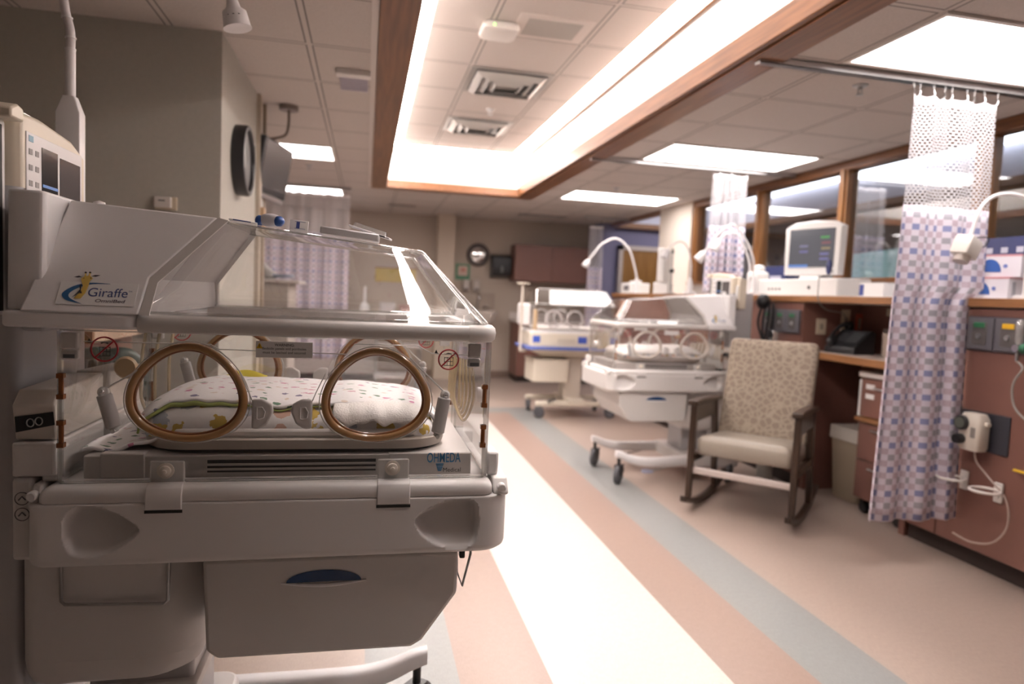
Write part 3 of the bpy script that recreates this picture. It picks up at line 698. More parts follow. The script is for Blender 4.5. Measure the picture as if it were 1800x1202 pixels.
for i in range(4):
    for j in range(3): k.box((-.045+.017*i, -.005+.02*j, .088+.0125*i), (-.034+.017*i, .010+.02*j, .099+.0125*i))
k.build('keypad', mat('phone_grey', (.045, .05, .055), .3), ph, bev=.002)
# ---- things on the ledge
ZL = 1.358
mon = thing('patient_monitor', 'large white patient monitor with dark screen on the ledge before the windows', 'monitor', (3.22, 4.40, 1.49), 18)
wht = mat('monitor_white', (.78, .76, .74), .35)
def mon_face(k, x): return [(x, -.225*k, .03), (x, .225*k, .03), (x, .235*k, .36*k+.02), (x, .16*k, .40*k+.015), (x, 0, .415*k+.012), (x, -.16*k, .40*k+.015), (x, -.235*k, .36*k+.02)]
MB().loft([mon_face(.97, -.045), mon_face(1, -.03), mon_face(1, .02), mon_face(.75, .07)]).build('housing', wht, mon, smooth=40)
scr, nt, b = new_mat('monitor_screen', .15)
vec, x, y, z = SEP(nt)
b.inputs['Base Color'].default_value = (.03, .03, .035, 1)
b.inputs['Emission Strength'].default_value = 1.0
rr_ = MTH(nt, 'ABSOLUTE', MTH(nt, 'SUBTRACT', z, .10)); foot = MTH(nt, 'MULTIPLY', MTH(nt, 'LESS_THAN', z, .105), MTH(nt, 'GREATER_THAN', y, .02))
nt.links.new(MIX(nt, foot, (.075, .075, .085), (.10, .22, .55)), b.inputs['Emission Color'])
MB().box((-.050, -.185, .085), (-.044, .185, .365)).build('screen', scr, mon, smooth=0)
for (y, z, c_) in ((-.11, .30, (.1, .5, .12)), (-.12, .26, (.35, .12, .15)), (-.12, .22, (.45, .35, .2)), (-.11, .18, (.25, .25, .6)), (-.11, .145, (.25, .25, .6)), (.06, .24, (.25, .25, .45)), (.06, .20, (.2, .2, .5))):
    MB().box((-.0515, y-.035, z-.008), (-.0498, y+.035, z+.008)).build('readout', mat('readout_%d%d' % (int(c_[0]*100), int(c_[2]*100)), tuple(c*.3 for c in c_), .4, emit=c_, es=.22), mon, smooth=0)
MB().lathe([(0, .0), (.012, 0), (.012, .01), (0, .012)], (-.046, -.18, .055), '-x', 14).build('knob', steel, mon)
MB().prism([(-.05, 0), (.09, 0), (.06, .06), (-.02, .06)], 'y', -.09, .09).build('foot', wht, mon, bev=.006)
cs = thing('monitor_console', 'long white console under the patient monitor on the ledge', 'console', (3.22, 4.45, ZL))
MB().box((-.13, -.48, .004), (.14, .46, .13)).build('housing', wht, cs, bev=.012, seg=3)
for y in (-.45, .43): MB().box((-.12, y-.02, 0), (.12, y+.02, .005)).build('foot', black_plastic, cs, smooth=0)
for k in range(4): MB().lathe([(0, 0), (.009, 0), (.009, .008), (0, .009)], (-.128, .16+.045*k, .055), '-x', 12).build('connector', dark_grey, cs)
MB().lathe([(0, 0), (.014, 0), (.012, .01), (0, .011)], (-.128, -.19, .065), '-x', 12).build('power_button', dark_grey, cs)
ms = thing('module_rack', 'white round-topped module beside the large monitor on the ledge', 'module', (3.12, 4.98, ZL))
MB().box((-.06, -.07, 0), (.08, .07, .20)).build('housing', wht, ms, bev=.03, seg=4)
MB().box((-.064, -.06, .05), (-.058, .0, .15)).build('front_panel', mat('module_grey', (.38, .34, .32), .5), ms, bev=.004)
MB().lathe([(0, .2), (.045, .2), (.045, .23), (.03, .25), (0, .255)], (.02, 0, 0)).build('cap', wht, ms)
os_ = thing('wall_sticker', 'small orange sticker on the pale strip below the window', 'sticker', (3.598, 4.10, 1.44))
MB().box((-.002, -.04, -.02), (0, .04, .02)).build('sticker_sheet', mat('orange', (.75, .20, .03), .5), os_, smooth=0)
wb = thing('wipes_box', 'small white box with blue end on the ledge left of the checked curtain', 'box', (3.12, 3.62, ZL))
MB().box((-.06, -.10, 0), (.05, .10, .09)).build('carton', paper, wb, bev=.003)
MB().box((-.061, .06, .01), (-.0595, .099, .08)).build('blue_end', ink_blue, wb, smooth=0)
def mask_box(loc, rz, label, m2):
    t = thing('mask_box', label, 'box', loc, rz, 'boxes of blue masks')
    MB().box((-.06, -.10, 0), (.06, .10, .112)).build('carton', mat('mask_carton', (.76, .73, .78), .5), t, bev=.003)
    em = MB(); em.grid(lambda u, v: (-.0612-.0006*(1-abs(2*u-1)), .035+.05*math.cos(PI*u), .025+.065*v*math.sin(PI*u)+.0), 16, 6); em.build('mask_print', blue, t, smooth=0, solid=.0006)
    MB().lathe([(0, 0), (.010, 0), (.010, .001), (0, .001)], (-.0605, -.032, .055), '-x', 14).build('logo_dot', mat('dot_blue', (.15, .2, .5), .5), t)
    MB().box((-.03, -.1012, .02), (.0, -.0998, .09)).build('side_label', mat('side_print', (.4, .4, .45), .5), t, smooth=0)
    MB().box((-.061, -.10, .104), (.061, .10, .1135)).build('red_edge', mat('pink_edge', (.6, .30, .33), .5), t, smooth=0)
    return t
mask_box((3.15, 2.86, ZL), 12, 'white mask box on the ledge behind the curtain edge, lower of two', 0)
mask_box((3.17, 2.84, ZL+.1136), 22, 'white mask box with blue mask print, on top of another box', 0)
nb_ = thing('binder_box', 'dark navy box behind the mask boxes against the right window', 'box', (3.44, 3.02, ZL))
MB().box((-.07, -.16, 0), (.07, .16, .345)).build('carton', mat('navy_box', (.02, .03, .12), .5), nb_, bev=.003)
for y in (-.09, .0, .09): MB().box((-.0715, y-.02, .26), (-.0695, y+.02, .29)).build('label', mat('pale_label', (.5, .5, .6), .5), nb_, smooth=0)
dsm = thing('dark_device', 'small black device standing beside the mask boxes at the right edge', 'device', (3.25, 2.58, ZL))
MB().box((-.05, -.06, 0), (.05, .06, .20)).build('body', black_plastic, dsm, bev=.01)
MB().lathe([(0, .2), (.03, .2), (.028, .24), (0, .245)]).build('knob', dark_grey, dsm)
nv = thing('navy_carton', 'navy blue carton on the window sill left of the large monitor', 'box', (3.46, 5.15, ZL))
MB().box((-.07, -.15, 0), (.07, .15, .26)).build('carton', mat('navy_box', (.02, .03, .12), .5), nv, bev=.003)
MB().box((-.072, -.1, .12), (-.069, .06, .18)).build('label', mat('pale_label', (.5, .5, .6), .5), nv, smooth=0)
# gooseneck examination lamps on the ledge
def exam_lamp(base, pts, head_dir, label, post_h=.18, r=.0085):
    """base point, neck polyline (relative), shade direction"""
    t = thing('exam_lamp', label, 'lamp', base, 0, 'gooseneck examination lamps')
    MB().box((-.05, -.05, 0), (.05, .05, .03)).build('clamp_base', metal_lamp, t, bev=.006)
    MB().loft([rrect(-.022, .022, -.022, .022, .006, 3, .03), rrect(-.022, .022, -.022, .022, .006, 3, post_h), rrect(-.010, .010, -.010, .010, .004, 3, post_h+.05)]).build('post', metal_lamp, t)
    P = catmull([(0, 0, post_h+.05)] + pts, 12, False)
    MB().tube(P, r, 12).build('gooseneck', metal_lamp, t, smooth=60)
    e = Vector(P[-1]); d = Vector(head_dir).normalized()
    q = Vector((0, 0, 1)).rotation_difference(d).to_matrix().to_4x4(); q.translation = e
    h = MB(q); h.lathe([(0, -.012), (.012, -.012), (.014, .0), (.030, .015), (.036, .05), (.040, .085), (.034, .085), (.028, .05), (0, .04)], n=24); h.build('lamp_head', metal_lamp, t, smooth=50)
    g = MB(q); g.lathe([(0, .072), (.033, .072), (.031, .066), (0, .066)]); g.build('lens', mat('lamp_lens', (.35, .33, .33), .2), t)
    return t
l1 = thing('exam_lamp', 'gooseneck lamp with square white head in front of the checked curtain', 'lamp', (3.10, 2.62, ZL), 0, 'gooseneck examination lamps')
MB().box((-.05, -.05, 0), (.05, .05, .02)).build('clamp_base', metal_lamp, l1, bev=.004)
MB().loft([rrect(-.026, .026, -.026, .026, .006, 3, .02), rrect(-.026, .026, -.026, .026, .006, 3, .30), rrect(-.012, .012, -.012, .012, .004, 3, .36)]).build('post', metal_lamp, l1)
P = catmull([(0, 0, .36), (-.005, .0, .42), (-.045, .01, .47), (-.12, .03, .495), (-.20, .05, .485), (-.255, .06, .44), (-.285, .06, .38), (-.305, .06, .31), (-.315, .06, .285)], 12, False)
MB().tube(P, .0085, 12).build('gooseneck', metal_lamp, l1, smooth=60)
q = Matrix.Translation((-.33, .06, .235)) @ Matrix.Rotation(R(22), 4, 'Y') @ Matrix.Rotation(R(15), 4, 'Z')
MB(q).loft([rrect(-.046, .046, -.04, .04, .006, 3, -.045), rrect(-.050, .050, -.042, .042, .008, 3, -.03), rrect(-.050, .050, -.042, .042, .008, 3, .035), rrect(-.046, .046, -.038, .038, .008, 3, .045)]).build('lamp_head', mat('lamp_head_white', (.68, .63, .58), .4), l1)
MB(q).lathe([(0, .0), (.036, 0), (.034, -.03), (0, -.03)], (0, 0, -.045)).build('lens_ring', mat('lens_ring', (.5, .44, .40), .3), l1)
MB(q).tube(catmull([(.0, -.02, .05), (.05, -.05, .075), (.075, -.03, .04), (.045, .0, .05), (.01, 0, .06)], 8, False), .003, 6).build('cord', black_plastic, l1, smooth=60)
exam_lamp((2.86, 4.76, 1.358-.0), [(-.02, .0, .30), (-.10, .02, .46), (-.19, .04, .55), (-.27, .06, .50), (-.33, .08, .42), (-.39, .10, .33)], (-.55, .15, -.8), 'gooseneck lamp arching left above the second incubator control tower', .10).location = (3.02, 4.86, ZL)
exam_lamp((3.10, 5.06, ZL), [(-.0, .0, .25), (-.06, .0, .40), (-.13, .0, .50), (-.22, .02, .50), (-.28, .03, .44)], (-.4, .1, -.9), 'gooseneck lamp on the ledge just left of the monitor module', .10)
exam_lamp((3.06, 7.35, ZL), [(-.03, .0, .30), (-.11, .0, .50), (-.26, .02, .62), (-.42, .04, .56), (-.52, .05, .44), (-.58, .05, .36)], (-.5, .0, -.85), 'white gooseneck lamp arching over the farthest incubator before the door', .14, .011)
exam_lamp((3.15, 6.20, ZL), [(0, 0, .30), (-.04, 0, .45), (-.11, .01, .52), (-.20, .02, .49), (-.25, .02, .43)], (-.4, 0, -.9), 'small gooseneck lamp on the ledge before the white pillar', .12)
m2 = thing('patient_monitor', 'small white monitor seen edge-on on the ledge near the door', 'monitor', (3.20, 6.95, ZL), -38)
MB().box((-.03, -.16, .13), (.05, .16, .50)).build('housing', wht, m2, bev=.02, seg=3)
MB().box((-.033, -.13, .19), (-.029, .13, .46)).build('screen', mat('grey_screen', (.2, .19, .2), .2), m2, smooth=0)
MB().box((-.07, -.13, 0), (.09, .13, .13)).build('base', wht, m2, bev=.01)
c2 = thing('equipment_box', 'white equipment box on the far ledge beside the small monitor', 'device', (3.16, 7.62, ZL))
MB().box((-.12, -.16, 0), (.12, .16, .13)).build('housing', wht, c2, bev=.012)
MB().box((-.123, -.1, .04), (-.118, .06, .10)).build('display', mat('grey_screen', (.2, .19, .2), .2), c2, smooth=0)
MB().box((-.02, -.14, .13), (.02, .14, .16)).build('handle', wht, c2, bev=.006)
po = thing('pole_clamp', 'thin steel pole with black knobs standing on the ledge before the white pillar', 'pole', (3.05, 6.42, ZL))
MB().lathe([(.0, 0), (.05, 0), (.05, .015), (.01, .02), (.008, .42), (0, .42)]).build('pole', steel, po)
MB().box((-.02, -.02, .22), (.02, .02, .26)).build('clamp', black_plastic, po, bev=.006)
MB().lathe([(0, .42), (.018, .42), (.006, .47), (0, .47)]).build('knob', black_plastic, po)
# dark hanging cables, gas bottle and hoses behind the second incubator
ob = thing('oxygen_cylinder', 'small grey oxygen cylinder with green collar behind the rocking chair', 'cylinder', (2.86, 4.30, 0))
MB().lathe([(0, 0), (.05, 0), (.055, .01), (.055, .86), (.05, .93), (.02, .98), (.02, 1.0), (0, 1.0)]).build('bottle', mat('cyl_grey', (.5, .5, .47), .4, .4), ob)
MB().lathe([(.056, .93), (.05, .98), (.03, 1.02), (0, 1.02), (0, .94)]).build('collar', mat('cyl_green', (.04, .22, .07), .4), ob)
MB().box((-.025, -.025, 1.0), (.025, .025, 1.10)).build('regulator', chrome, ob, bev=.006)
MB().lathe([(0, 0), (.03, 0), (.03, .015), (0, .018)], (-.025, 0, 1.08), '-x', 16).build('gauge', black_plastic, ob)
hb = MB()
for k in range(4): hb.tube(catmull([(2.90+.015*k, 4.52-.02*k, 1.30), (2.88+.02*k, 4.54-.03*k, 1.15), (2.91, 4.50, .98-.03*k), (2.86+.03*k, 4.52, .80), (2.90, 4.54, .62+.03*k)], 8, False), .009, 8)
hb.sphere((2.90, 4.52, 1.31), (.05, .05, .06)); hb.sphere((2.89, 4.52, .98), (.04, .04, .05))
tag(hb.build('cable_bundle', black_plastic, smooth=60), 'bundle of black cables hanging from the ledge behind the control tower', 'cables')
cd = MB(); cd.tube(catmull([(3.10, 4.0, 1.50), (2.97, 3.98, 1.495), (2.95, 3.97, 1.44), (2.95, 3.96, 1.33), (3.05, 4.0, 1.27), (3.25, 4.1, 1.25), (3.315, 4.13, 1.20)], 10, False), .004, 6)
cdo = cd.build('power_cord', mat('grey_hose', (.30, .29, .27), .35), cs, smooth=60); cdo.matrix_parent_inverse = Matrix.Translation((-3.22, -4.45, -ZL))
sn = thing('sensor_cable', 'small blue sensor hanging by the monitor right corner', 'sensor', (3.08, 4.05, 1.50))
MB().sphere((0, 0, .06), (.02, .02, .055)).build('sensor_body', mat('sensor_blue', (.03, .04, .13), .5), sn)
MB().tube(catmull([(0, 0, .01), (.01, .03, .004), (.0, .08, .003), (.02, .14, .004)], 8, False), .003, 6).build('cable', black_plastic, sn, smooth=60)
# ================================================================== convertible incubators
hood_white = mat('hood_white', (.83, .81, .81), .33)
chassis_white = mat('chassis_white', (.68, .65, .63), .36)
bed_grey = mat('bed_grey', (.50, .46, .435), .42)
rail_grey = mat('rail_grey', (.60, .57, .545), .33)
tower_grey = mat('tower_grey', (.50, .49, .50), .35, .15)
dark_gap = mat('dark_gap', (.03, .027, .025), .7)
spring_grey = mat('spring_grey', (.48, .46, .45), .4)
clearw = mat('clear_latch', (.72, .70, .67), .25, alpha=.75)
tubing = mat('tan_tubing', (.62, .49, .30), .25, alpha=.45)
sticker_m = mat('sticker', (.86, .85, .84), .4)
RING1 = [(-.18, 1.151), (-.105, 1.119), (-.07, 1.053), (-.097, .99), (-.184, .967), (-.26, .993), (-.286, 1.045), (-.264, 1.103)]
RING2 = [(.172, 1.151), (.231, 1.13), (.274, 1.077), (.284, 1.036), (.248, .99), (.214, .9735), (.171, .9690), (.132, .9745), (.104, .990), (.067, 1.029), (.076, 1.081), (.116, 1.13)]
def egg(cx, a, cz, b_, k=.2, tilt=0):
    out = []
    for q in range(24):
        th = 2*PI*q/24; x_ = a*math.cos(th)*(1-k*math.sin(th)); z_ = b_*math.sin(th)
        out.append((cx+x_*math.cos(tilt)-z_*math.sin(tilt), cz+x_*math.sin(tilt)+z_*math.cos(tilt)))
    return out
RING1 = egg(-.178, .1045, 1.0590, .0925, .19, -.05); RING2 = egg(.1755, .1045, 1.0585, .0925, .19, .05)
SC1 = [(-.385, .807), (-.372, .842), (-.346, .849), (-.308, .841), (-.274, .82), (-.256, .80), (-.274, .78), (-.307, .759), (-.346, .751), (-.374, .764)]
SC2 = [(.259, .804), (.277, .822), (.311, .84), (.358, .846), (.386, .837), (.392, .80), (.389, .764), (.374, .746), (.338, .742), (.303, .753), (.273, .776)]
def pip(poly, x, y):
    c = False; n = len(poly); j = n-1
    for i in range(n):
        if (poly[i][1] > y) != (poly[j][1] > y) and x < (poly[j][0]-poly[i][0])*(y-poly[i][1])/(poly[j][1]-poly[i][1])+poly[i][0]: c = not c
        j = i
    return c
def pdist(poly, x, y):
    d = 9
    for i in range(len(poly)):
        ax, ay = poly[i-1][:2]; bx, by = poly[i][:2]
        t = max(0, min(1, ((x-ax)*(bx-ax)+(y-ay)*(by-ay))/((bx-ax)**2+(by-ay)**2+1e-12)))
        d = min(d, math.hypot(x-ax-t*(bx-ax), y-ay-t*(by-ay)))
    return d
def incubator(loc, rz, dz, label, detail=True):
    t = thing('incubator', label, 'incubator', loc, rz, 'convertible incubators')
    T = Matrix.Translation((0, 0, dz))
    B = lambda: MB(T.copy())
    # --- tray chassis with scooped hand grips
    fine = .0026 if detail else .009
    per = []
    def edge(a, b, st):
        n = max(1, int(math.hypot(b[0]-a[0], b[1]-a[1])/st)); return [(a[0]+(b[0]-a[0])*k/n, a[1]+(b[1]-a[1])*k/n) for k in range(n)]
    x0, x1, hy, rf, rh = -.444, .457, .30, .055, .02
    per += edge((x0+rh, -hy), (x1-rf, -hy), fine)
    per += [(x1-rf+rf*math.sin(R(a)), -hy+rf-rf*math.cos(R(a))) for a in range(0, 90, 10)]
    per += edge((x1, -hy+rf), (x1, hy-rf), .05)
    per += [(x1-rf+rf*math.cos(R(a)), hy-rf+rf*math.sin(R(a))) for a in range(0, 90, 10)]
    per += edge((x1-rf, hy), (x0+rh, hy), fine)
    per += [(x0+rh-rh*math.sin(R(a)), hy-rh+rh*math.cos(R(a))) for a in range(0, 90, 18)]
    per += edge((x0, hy-rh), (x0, -hy+rh), .05)
    per += [(x0+rh-rh*math.cos(R(a)), -hy+rh-rh*math.sin(R(a))) for a in range(0, 90, 18)]
    s1 = [tuple(p) for p in catmull([(a, b, 0) for a, b in SC1], 6)]; s2 = [tuple(p) for p in catmull([(a, b, 0) for a, b in SC2], 6)]
    zs = [(.728, .028), (.7295, .018), (.733, .008), (.739, .002), (.746, 0)]
    n = int((.850-.746)/fine); zs += [(.746+(.850-.746)*(k+1)/n, 0) for k in range(n)] + [(.853, .003)]
    rings = []
    for z, ins in zs:
        ring = []
        flr = 0
        for (x, y) in per:
            sx, sy = (x-.0065), y
            k = 1-ins/.35; px_, py_ = .0065+sx*(1-ins/.45), y*(1-ins/.30)
            d = 0
            if abs(abs(y)-hy) < 1e-6:
                for s in (s1, s2):
                    if pip(s, x, z):
                        q = pdist(s, x, z); cxs = sum(p[0] for p in s)/len(s)
                        # deepest under the upper lip, rising smoothly to the lower edge
                        zl, zh = min(p[1] for p in s), max(p[1] for p in s); d = max(d, (.006+.034*((z-zl)/(zh-zl))**.8)*(1-math.exp(-q/.0032)))
                py_ -= math.copysign(d, y)
            ring.append((px_, py_, z))
        rings.append(ring)
    B().loft(rings).build('tray_chassis', chassis_white, t, smooth=50)
    # upper lip of the tray, in one piece, with a groove under it
    def lipring(ins, z): return rrect(x0+.019+ins, x1-.036-ins, -hy+.001+ins, hy-.001-ins, (.02, .02, .01, .01), 5, z)
    B().loft([lipring(.004, .851), lipring(.0, .856), lipring(0, .868), lipring(.003, .876), lipring(.009, .881), lipring(.018, .8825)]).build('tray_rim', chassis_white, t, smooth=50)
    B().loft([rrect(x0+.03, x1-.05, -hy+.02, hy-.02, .01, 2, .846), rrect(x0+.03, x1-.05, -hy+.02, hy-.02, .01, 2, .853)]).build('groove', dark_gap, t, smooth=0)
    for sy in (-1, 1):
        for (xa, xb) in ((x0, x0+.017), (x1-.034, x1-.002)):
            B().prism([(sy*(hy-.012), .850), (sy*(hy-.012), .858), (sy*(hy-.03), .884), (sy*(hy-.10), .886), (sy*(hy-.10), .850)], 'x', xa, xb).build('corner_block', chassis_white, t, bev=.004, seg=2)
            B().lathe([(0, 0), (.008, 0), (.009, .002), (.009, .016), (.007, .018), (0, .018)], ((xa+xb)/2, sy*(hy-.018) if sy < 0 else hy-.0, .868) if sy < 0 else ((xa+xb)/2, hy, .868), 'y', 14).build('peg', chassis_white, t)
    for xa, xb in ((-.245, -.181), (.182, .248)):
        for sy in (-1, 1):
            o = sy*hy
            B().prism([(o-sy*.004, .838), (o+sy*.003, .840), (o+sy*.0045, .850), (o+sy*.0035, .868), (o-sy*.002, .880), (o-sy*.012, .8855), (o-sy*.03, .8855), (o-sy*.03, .838)], 'x', xa, xb).build('latch_flap', chassis_white, t, bev=.002)
            B().box((xa-.001, min(o-sy*.02, o+sy*.0015), .833), (xb+.001, max(o-sy*.02, o+sy*.0015), .8385)).build('latch_gap', dark_gap, t, smooth=0)
            B().box((xa, min(sy*.268, sy*.274), .880), (xb-.002, max(sy*.268, sy*.274), .926)).build('latch_plate', clearw, t, bev=.004)
            kn = B(); c_ = ((xa+xb)/2-.003, 0, .908)
            prof = [(0, 0), (.015, 0), (.0155, .004), (.011, .005), (.010, .009), (.0045, .011), (.004, .015), (0, .016)]
            kn.lathe([(r_, h) for r_, h in prof], (c_[0], sy*.274, c_[2]), 'y', 18) if sy < 0 else kn.lathe([(r_, -h) for r_, h in prof], (c_[0], .274, c_[2]), 'y', 18)
            kn.build('latch_knob', mat('knob_cream', (.70, .64, .56), .35), t)
    # --- acrylic walls
    ac = B(); 
    for sy in (-1, 1):
        w_ = B(); w_.box((-.40, sy*.265-.002, .884), (.402, sy*.265+.002, 1.172)); sp_ = w_.build('side_panel', acrylic, t, smooth=0)
        e = B(); 
        for xx in (-.399, .401): e.box((xx-.003, sy*.265-.0035, .884), (xx+.003, sy*.265+.0035, 1.172))
        e.box((-.40, sy*.265-.003, .883), (.402, sy*.265+.003, .887)); e.build('panel_edge', acrylic_edge, sp_, smooth=0)
        wl = B(); zz = [(-.33, 1.125), (-.16, 1.125+.032), (-.30, 1.157)]
        pts = [(-.36, sy*.2685, 1.152), (-.14, sy*.2685, 1.152), (-.125, sy*.2685, 1.143), (.115, sy*.2685, 1.139), (.13, sy*.2685, 1.160), (.255, sy*.2685, 1.160), (.285, sy*.2685, 1.145), (.36, sy*.2685, 1.143), (.372, sy*.2685, 1.138), (.372, sy*.2685, 1.10)]
        wl.tube(pts, .0011, 6); wl.build('door_line', clearw, sp_, smooth=60)
        for rg, nm in ((RING1, 0), (RING2, 1)):
            pts = catmull([(x, sy*.272, z) for x, z in rg], 3)
            cx = sum(p[0] for p in rg)/len(rg); cz = sum(p[1] for p in rg)/len(rg)
            sc_ = lambda f, off: [(cx+(p.x-cx)*f, sy*off, cz+(p.z-cz)*f) for p in pts]
            rr = B(); rr.tube(sc_(.96, .274), .0070, 10, closed=True); 
            ro = rr.build('porthole_ring', amber if detail else mat('ring_clear', (.62, .56, .50), .25, coat=.4), t, smooth=60)
            r2 = B(); r2.tube(sc_(.895, .270), .0042, 8, closed=True); r2.build('inner_gasket', amber_dark if detail else MATS['ring_clear'], ro, smooth=60)
            r3 = B(); r3.tube(sc_(1.06, .2700), .0013, 6, closed=True); r3.build('door_rim', clearw, ro, smooth=60)
            dd = B(); q = sc_(.86, .2715); dd.loft([q, [(p[0], p[1]+sy*.002, p[2]) for p in q]]); dd.build('door_pane', acrylic, ro, smooth=0)
        for xc, d in ((-.046, 1), (.035, -1)):
            o = [(xc-d*.016, .99), (xc-d*.016, 1.048), (xc+d*.004, 1.049), (xc+d*.022, 1.038), (xc+d*.024, 1.022), (xc+d*.014, .999), (xc-d*.002, .989)]
            la = B().prism(o, 'y', sy*.268, sy*.282).build('door_latch', mat('latch_grey', (.60, .57, .55), .38), t, bev=.004, seg=3)
            o2 = [(xc-.006, 1.01), (xc-.006, 1.033), (xc+.004, 1.033), (xc+.009, 1.024), (xc+.007, 1.013), (xc+.0, 1.009)]
            B().tube([(x, sy*.2825, z) for x, z in o2], .0013, 6, closed=True).build('latch_mark', white_plastic, la, smooth=60)
            B().tube(catmull([(xc-d*.016, sy*.276, 1.045), (xc-d*.024, sy*.276, 1.065), (xc-d*.040, sy*.274, 1.10)], 6, False), .0012, 6).build('latch_cord', clearw, la, smooth=60)
        for (xt, zt, xb, zb, arm) in ((-.322, 1.063, -.302, .988, (-.25, 1.11)), (.314, 1.065, .300, .976, (.24, 1.135))):
            s_ = B(); v0, v1 = Vector((xt, sy*.284, zt)), Vector((xb, sy*.284, zb))
            so = B().tube([v0+(v1-v0)*.1, v0+(v1-v0)*.12, v1-(v1-v0)*.1, v1-(v1-v0)*.08], [.011, .0135, .0135, .012], 16).build('spring_strut', spring_grey, t)
            e = B(); e.sphere(v0+(v1-v0)*.04, .0105, 14); e.tube([v0+Vector((0, -.012, 0)), v0+Vector((0, .012, 0))], .004, 10); e.build('strut_end', clearw, so)
            e = B(); e.tube([v1-(v1-v0)*.1, v1], .008, 12); e.tube([v1+Vector((0, -.012, 0)), v1+Vector((0, .012, 0))], .004, 10); e.build('strut_end', clearw, so) 
            B().sphere(v0+(v1-v0)*.04+Vector((0, sy*.007, 0)), .0055, 12).build('strut_pin', chrome, so)
            B().tube([v0, (arm[0], sy*.276, arm[1])], .0016, 6).build('strut_arm', clearw, so)
        # red no-entry stickers
        for xc, zc, r_ in ((-.325, 1.138, .0225), (.320, 1.133, .0205)):
            g = B(); g.tube([(xc+r_*math.cos(2*PI*k/40), sy*.2686, zc+r_*math.sin(2*PI*k/40)) for k in range(40)], .0017, 6, closed=True)
            g.tube([(xc-r_*.7, sy*.2686, zc-r_*.7), (xc+r_*.7, sy*.2686, zc+r_*.7)], .0015, 6)
            sg_ = g.build('prohibition_sign', red, sp_, smooth=60)
            g = B(); 
            for k in range(3): g.box((xc-.009, sy*.2678-.0003, zc-.013+k*.008), (xc+.010, sy*.2678+.0003, zc-.0118+k*.008))
            for k in range(4): g.box((xc-.009+k*.006, sy*.2678-.0003, zc-.013), (xc-.0080+k*.006, sy*.2678+.0003, zc+.005))
            g.tube([(xc-.006, sy*.268, zc+.011), (xc-.001, sy*.268, zc+.013), (xc+.006, sy*.268, zc+.011)], .0012, 6)
            g.build('pictogram', ink, sp_, smooth=0)
            g = B(); g.prism([(xc-.030, zc+.012), (xc-.022, zc+.012), (xc-.026, zc+.020)], 'y', sy*.2676, sy*.2682); g.build('caution_triangle', ink, sp_, smooth=0)
        fc = '-y' if sy < 0 else '+y'
        B().box((-.058, min(sy*.267, sy*.270), 1.129), (.049, max(sy*.267, sy*.270), 1.161)).build('warning_label', sticker_m, t, bev=.001, seg=1)
        fx = lambda x, z: FR((x, sy*.2704, z+dz), fc)
        wl_ = t.children[-1] if False else None
        mirror = 1 if sy < 0 else -1
        if detail:
            text('WARNING:', ink, t, fx(-.0045, 1.1545), w=.037, bold=.012); text('Bedside panels and portholes', ink, t, fx(-.0045, 1.1465), w=.082); text('must be latched and secured', ink, t, fx(-.0045, 1.1395), w=.080)
            g = B(); c_ = -.051*mirror-.0045*(1-mirror); g.prism([(c_-.006, 1.147), (c_+.006, 1.147), (c_, 1.158)], 'y', sy*.2702, sy*.2708); g.build('caution_triangle', yellow, t, smooth=0)
            g = B(); g.box((c_-.0007, min(sy*.2708, sy*.2711), 1.1495), (c_+.0007, max(sy*.2708, sy*.2711), 1.155)); g.build('exclamation', ink, t, smooth=0)
        # corner catches and amber hinges
        for xc in (-.383, .372):
            b = B(); b.box((xc-.013, min(sy*.262, sy*.277), 1.138), (xc+.015, max(sy*.262, sy*.277), 1.168)); cc = b.build('corner_catch', rail_grey, t, bev=.003)
            b = B(); b.box((xc-.013, min(sy*.262, sy*.276), 1.118), (xc+.015, max(sy*.262, sy*.276), 1.136)); b.build('catch_slider', rail_grey, cc, bev=.003)
            b = B(); b.box((xc-.008, min(sy*.274, sy*.2772), 1.121), (xc+.011, max(sy*.274, sy*.2772), 1.128)); b.build('catch_slot', dark_grey, cc, smooth=0)
        for xc, zl in ((-.397, ((1.044, 1.092), (.953, 1.004))), (.398, ((1.034, 1.082), (.949, .997)))):
            for za, zb in zl:
                b = B(); b.tube([(xc, sy*.27, za), (xc, sy*.27, zb)], .0045, 10); b.box((xc-.006, sy*.27-.006, za), (xc+.006, sy*.27+.006, za+.009)); b.box((xc-.006, sy*.27-.006, zb-.009), (xc+.006, sy*.27+.006, zb)); b.build('hinge', amber_dark, t, smooth=40)
    for xx, nm in ((.408, 'foot_panel'), (-.404, 'head_panel')):
        fp = B().box((xx-.002, -.262, .884), (xx+.002, .262, 1.172)).build(nm, acrylic, t, smooth=0)
        e = B(); e.box((xx-.003, -.262, .884), (xx+.003, .262, .889)); e.box((xx-.003, -.262, .884), (xx+.003, -.257, 1.17)); e.box((xx-.003, .257, .884), (xx+.003, .262, 1.17)); e.build('panel_edge', acrylic_edge, fp, smooth=0)
    kb = B(); kb.lathe([(0, 0), (.016, 0), (.018, .004), (.018, .012), (.012, .016), (0, .017)], (.410, -.10, 1.035), 'x', 18); kb.build('foot_knob', white_plastic, t)
    B().box((.412, -.255, .884), (.438, -.19, .935)).build('foot_bracket', chassis_white, t, bev=.006)
    B().box((-.436, -.258, .884), (-.408, -.20, .948)).build('head_bracket', chassis_white, t, bev=.006)
    for k in range(5):
        B().tube(catmull([(.385-.004*k, -.17+.02*k, 1.12), (.388-.005*k, -.19+.022*k, 1.04), (.372, -.16+.025*k, .985+.004*k), (.355, -.12+.025*k, 1.03), (.36, -.11+.025*k, 1.12)], 10, False), .0032, 8).build('tubing_loop', tubing, t, smooth=60)
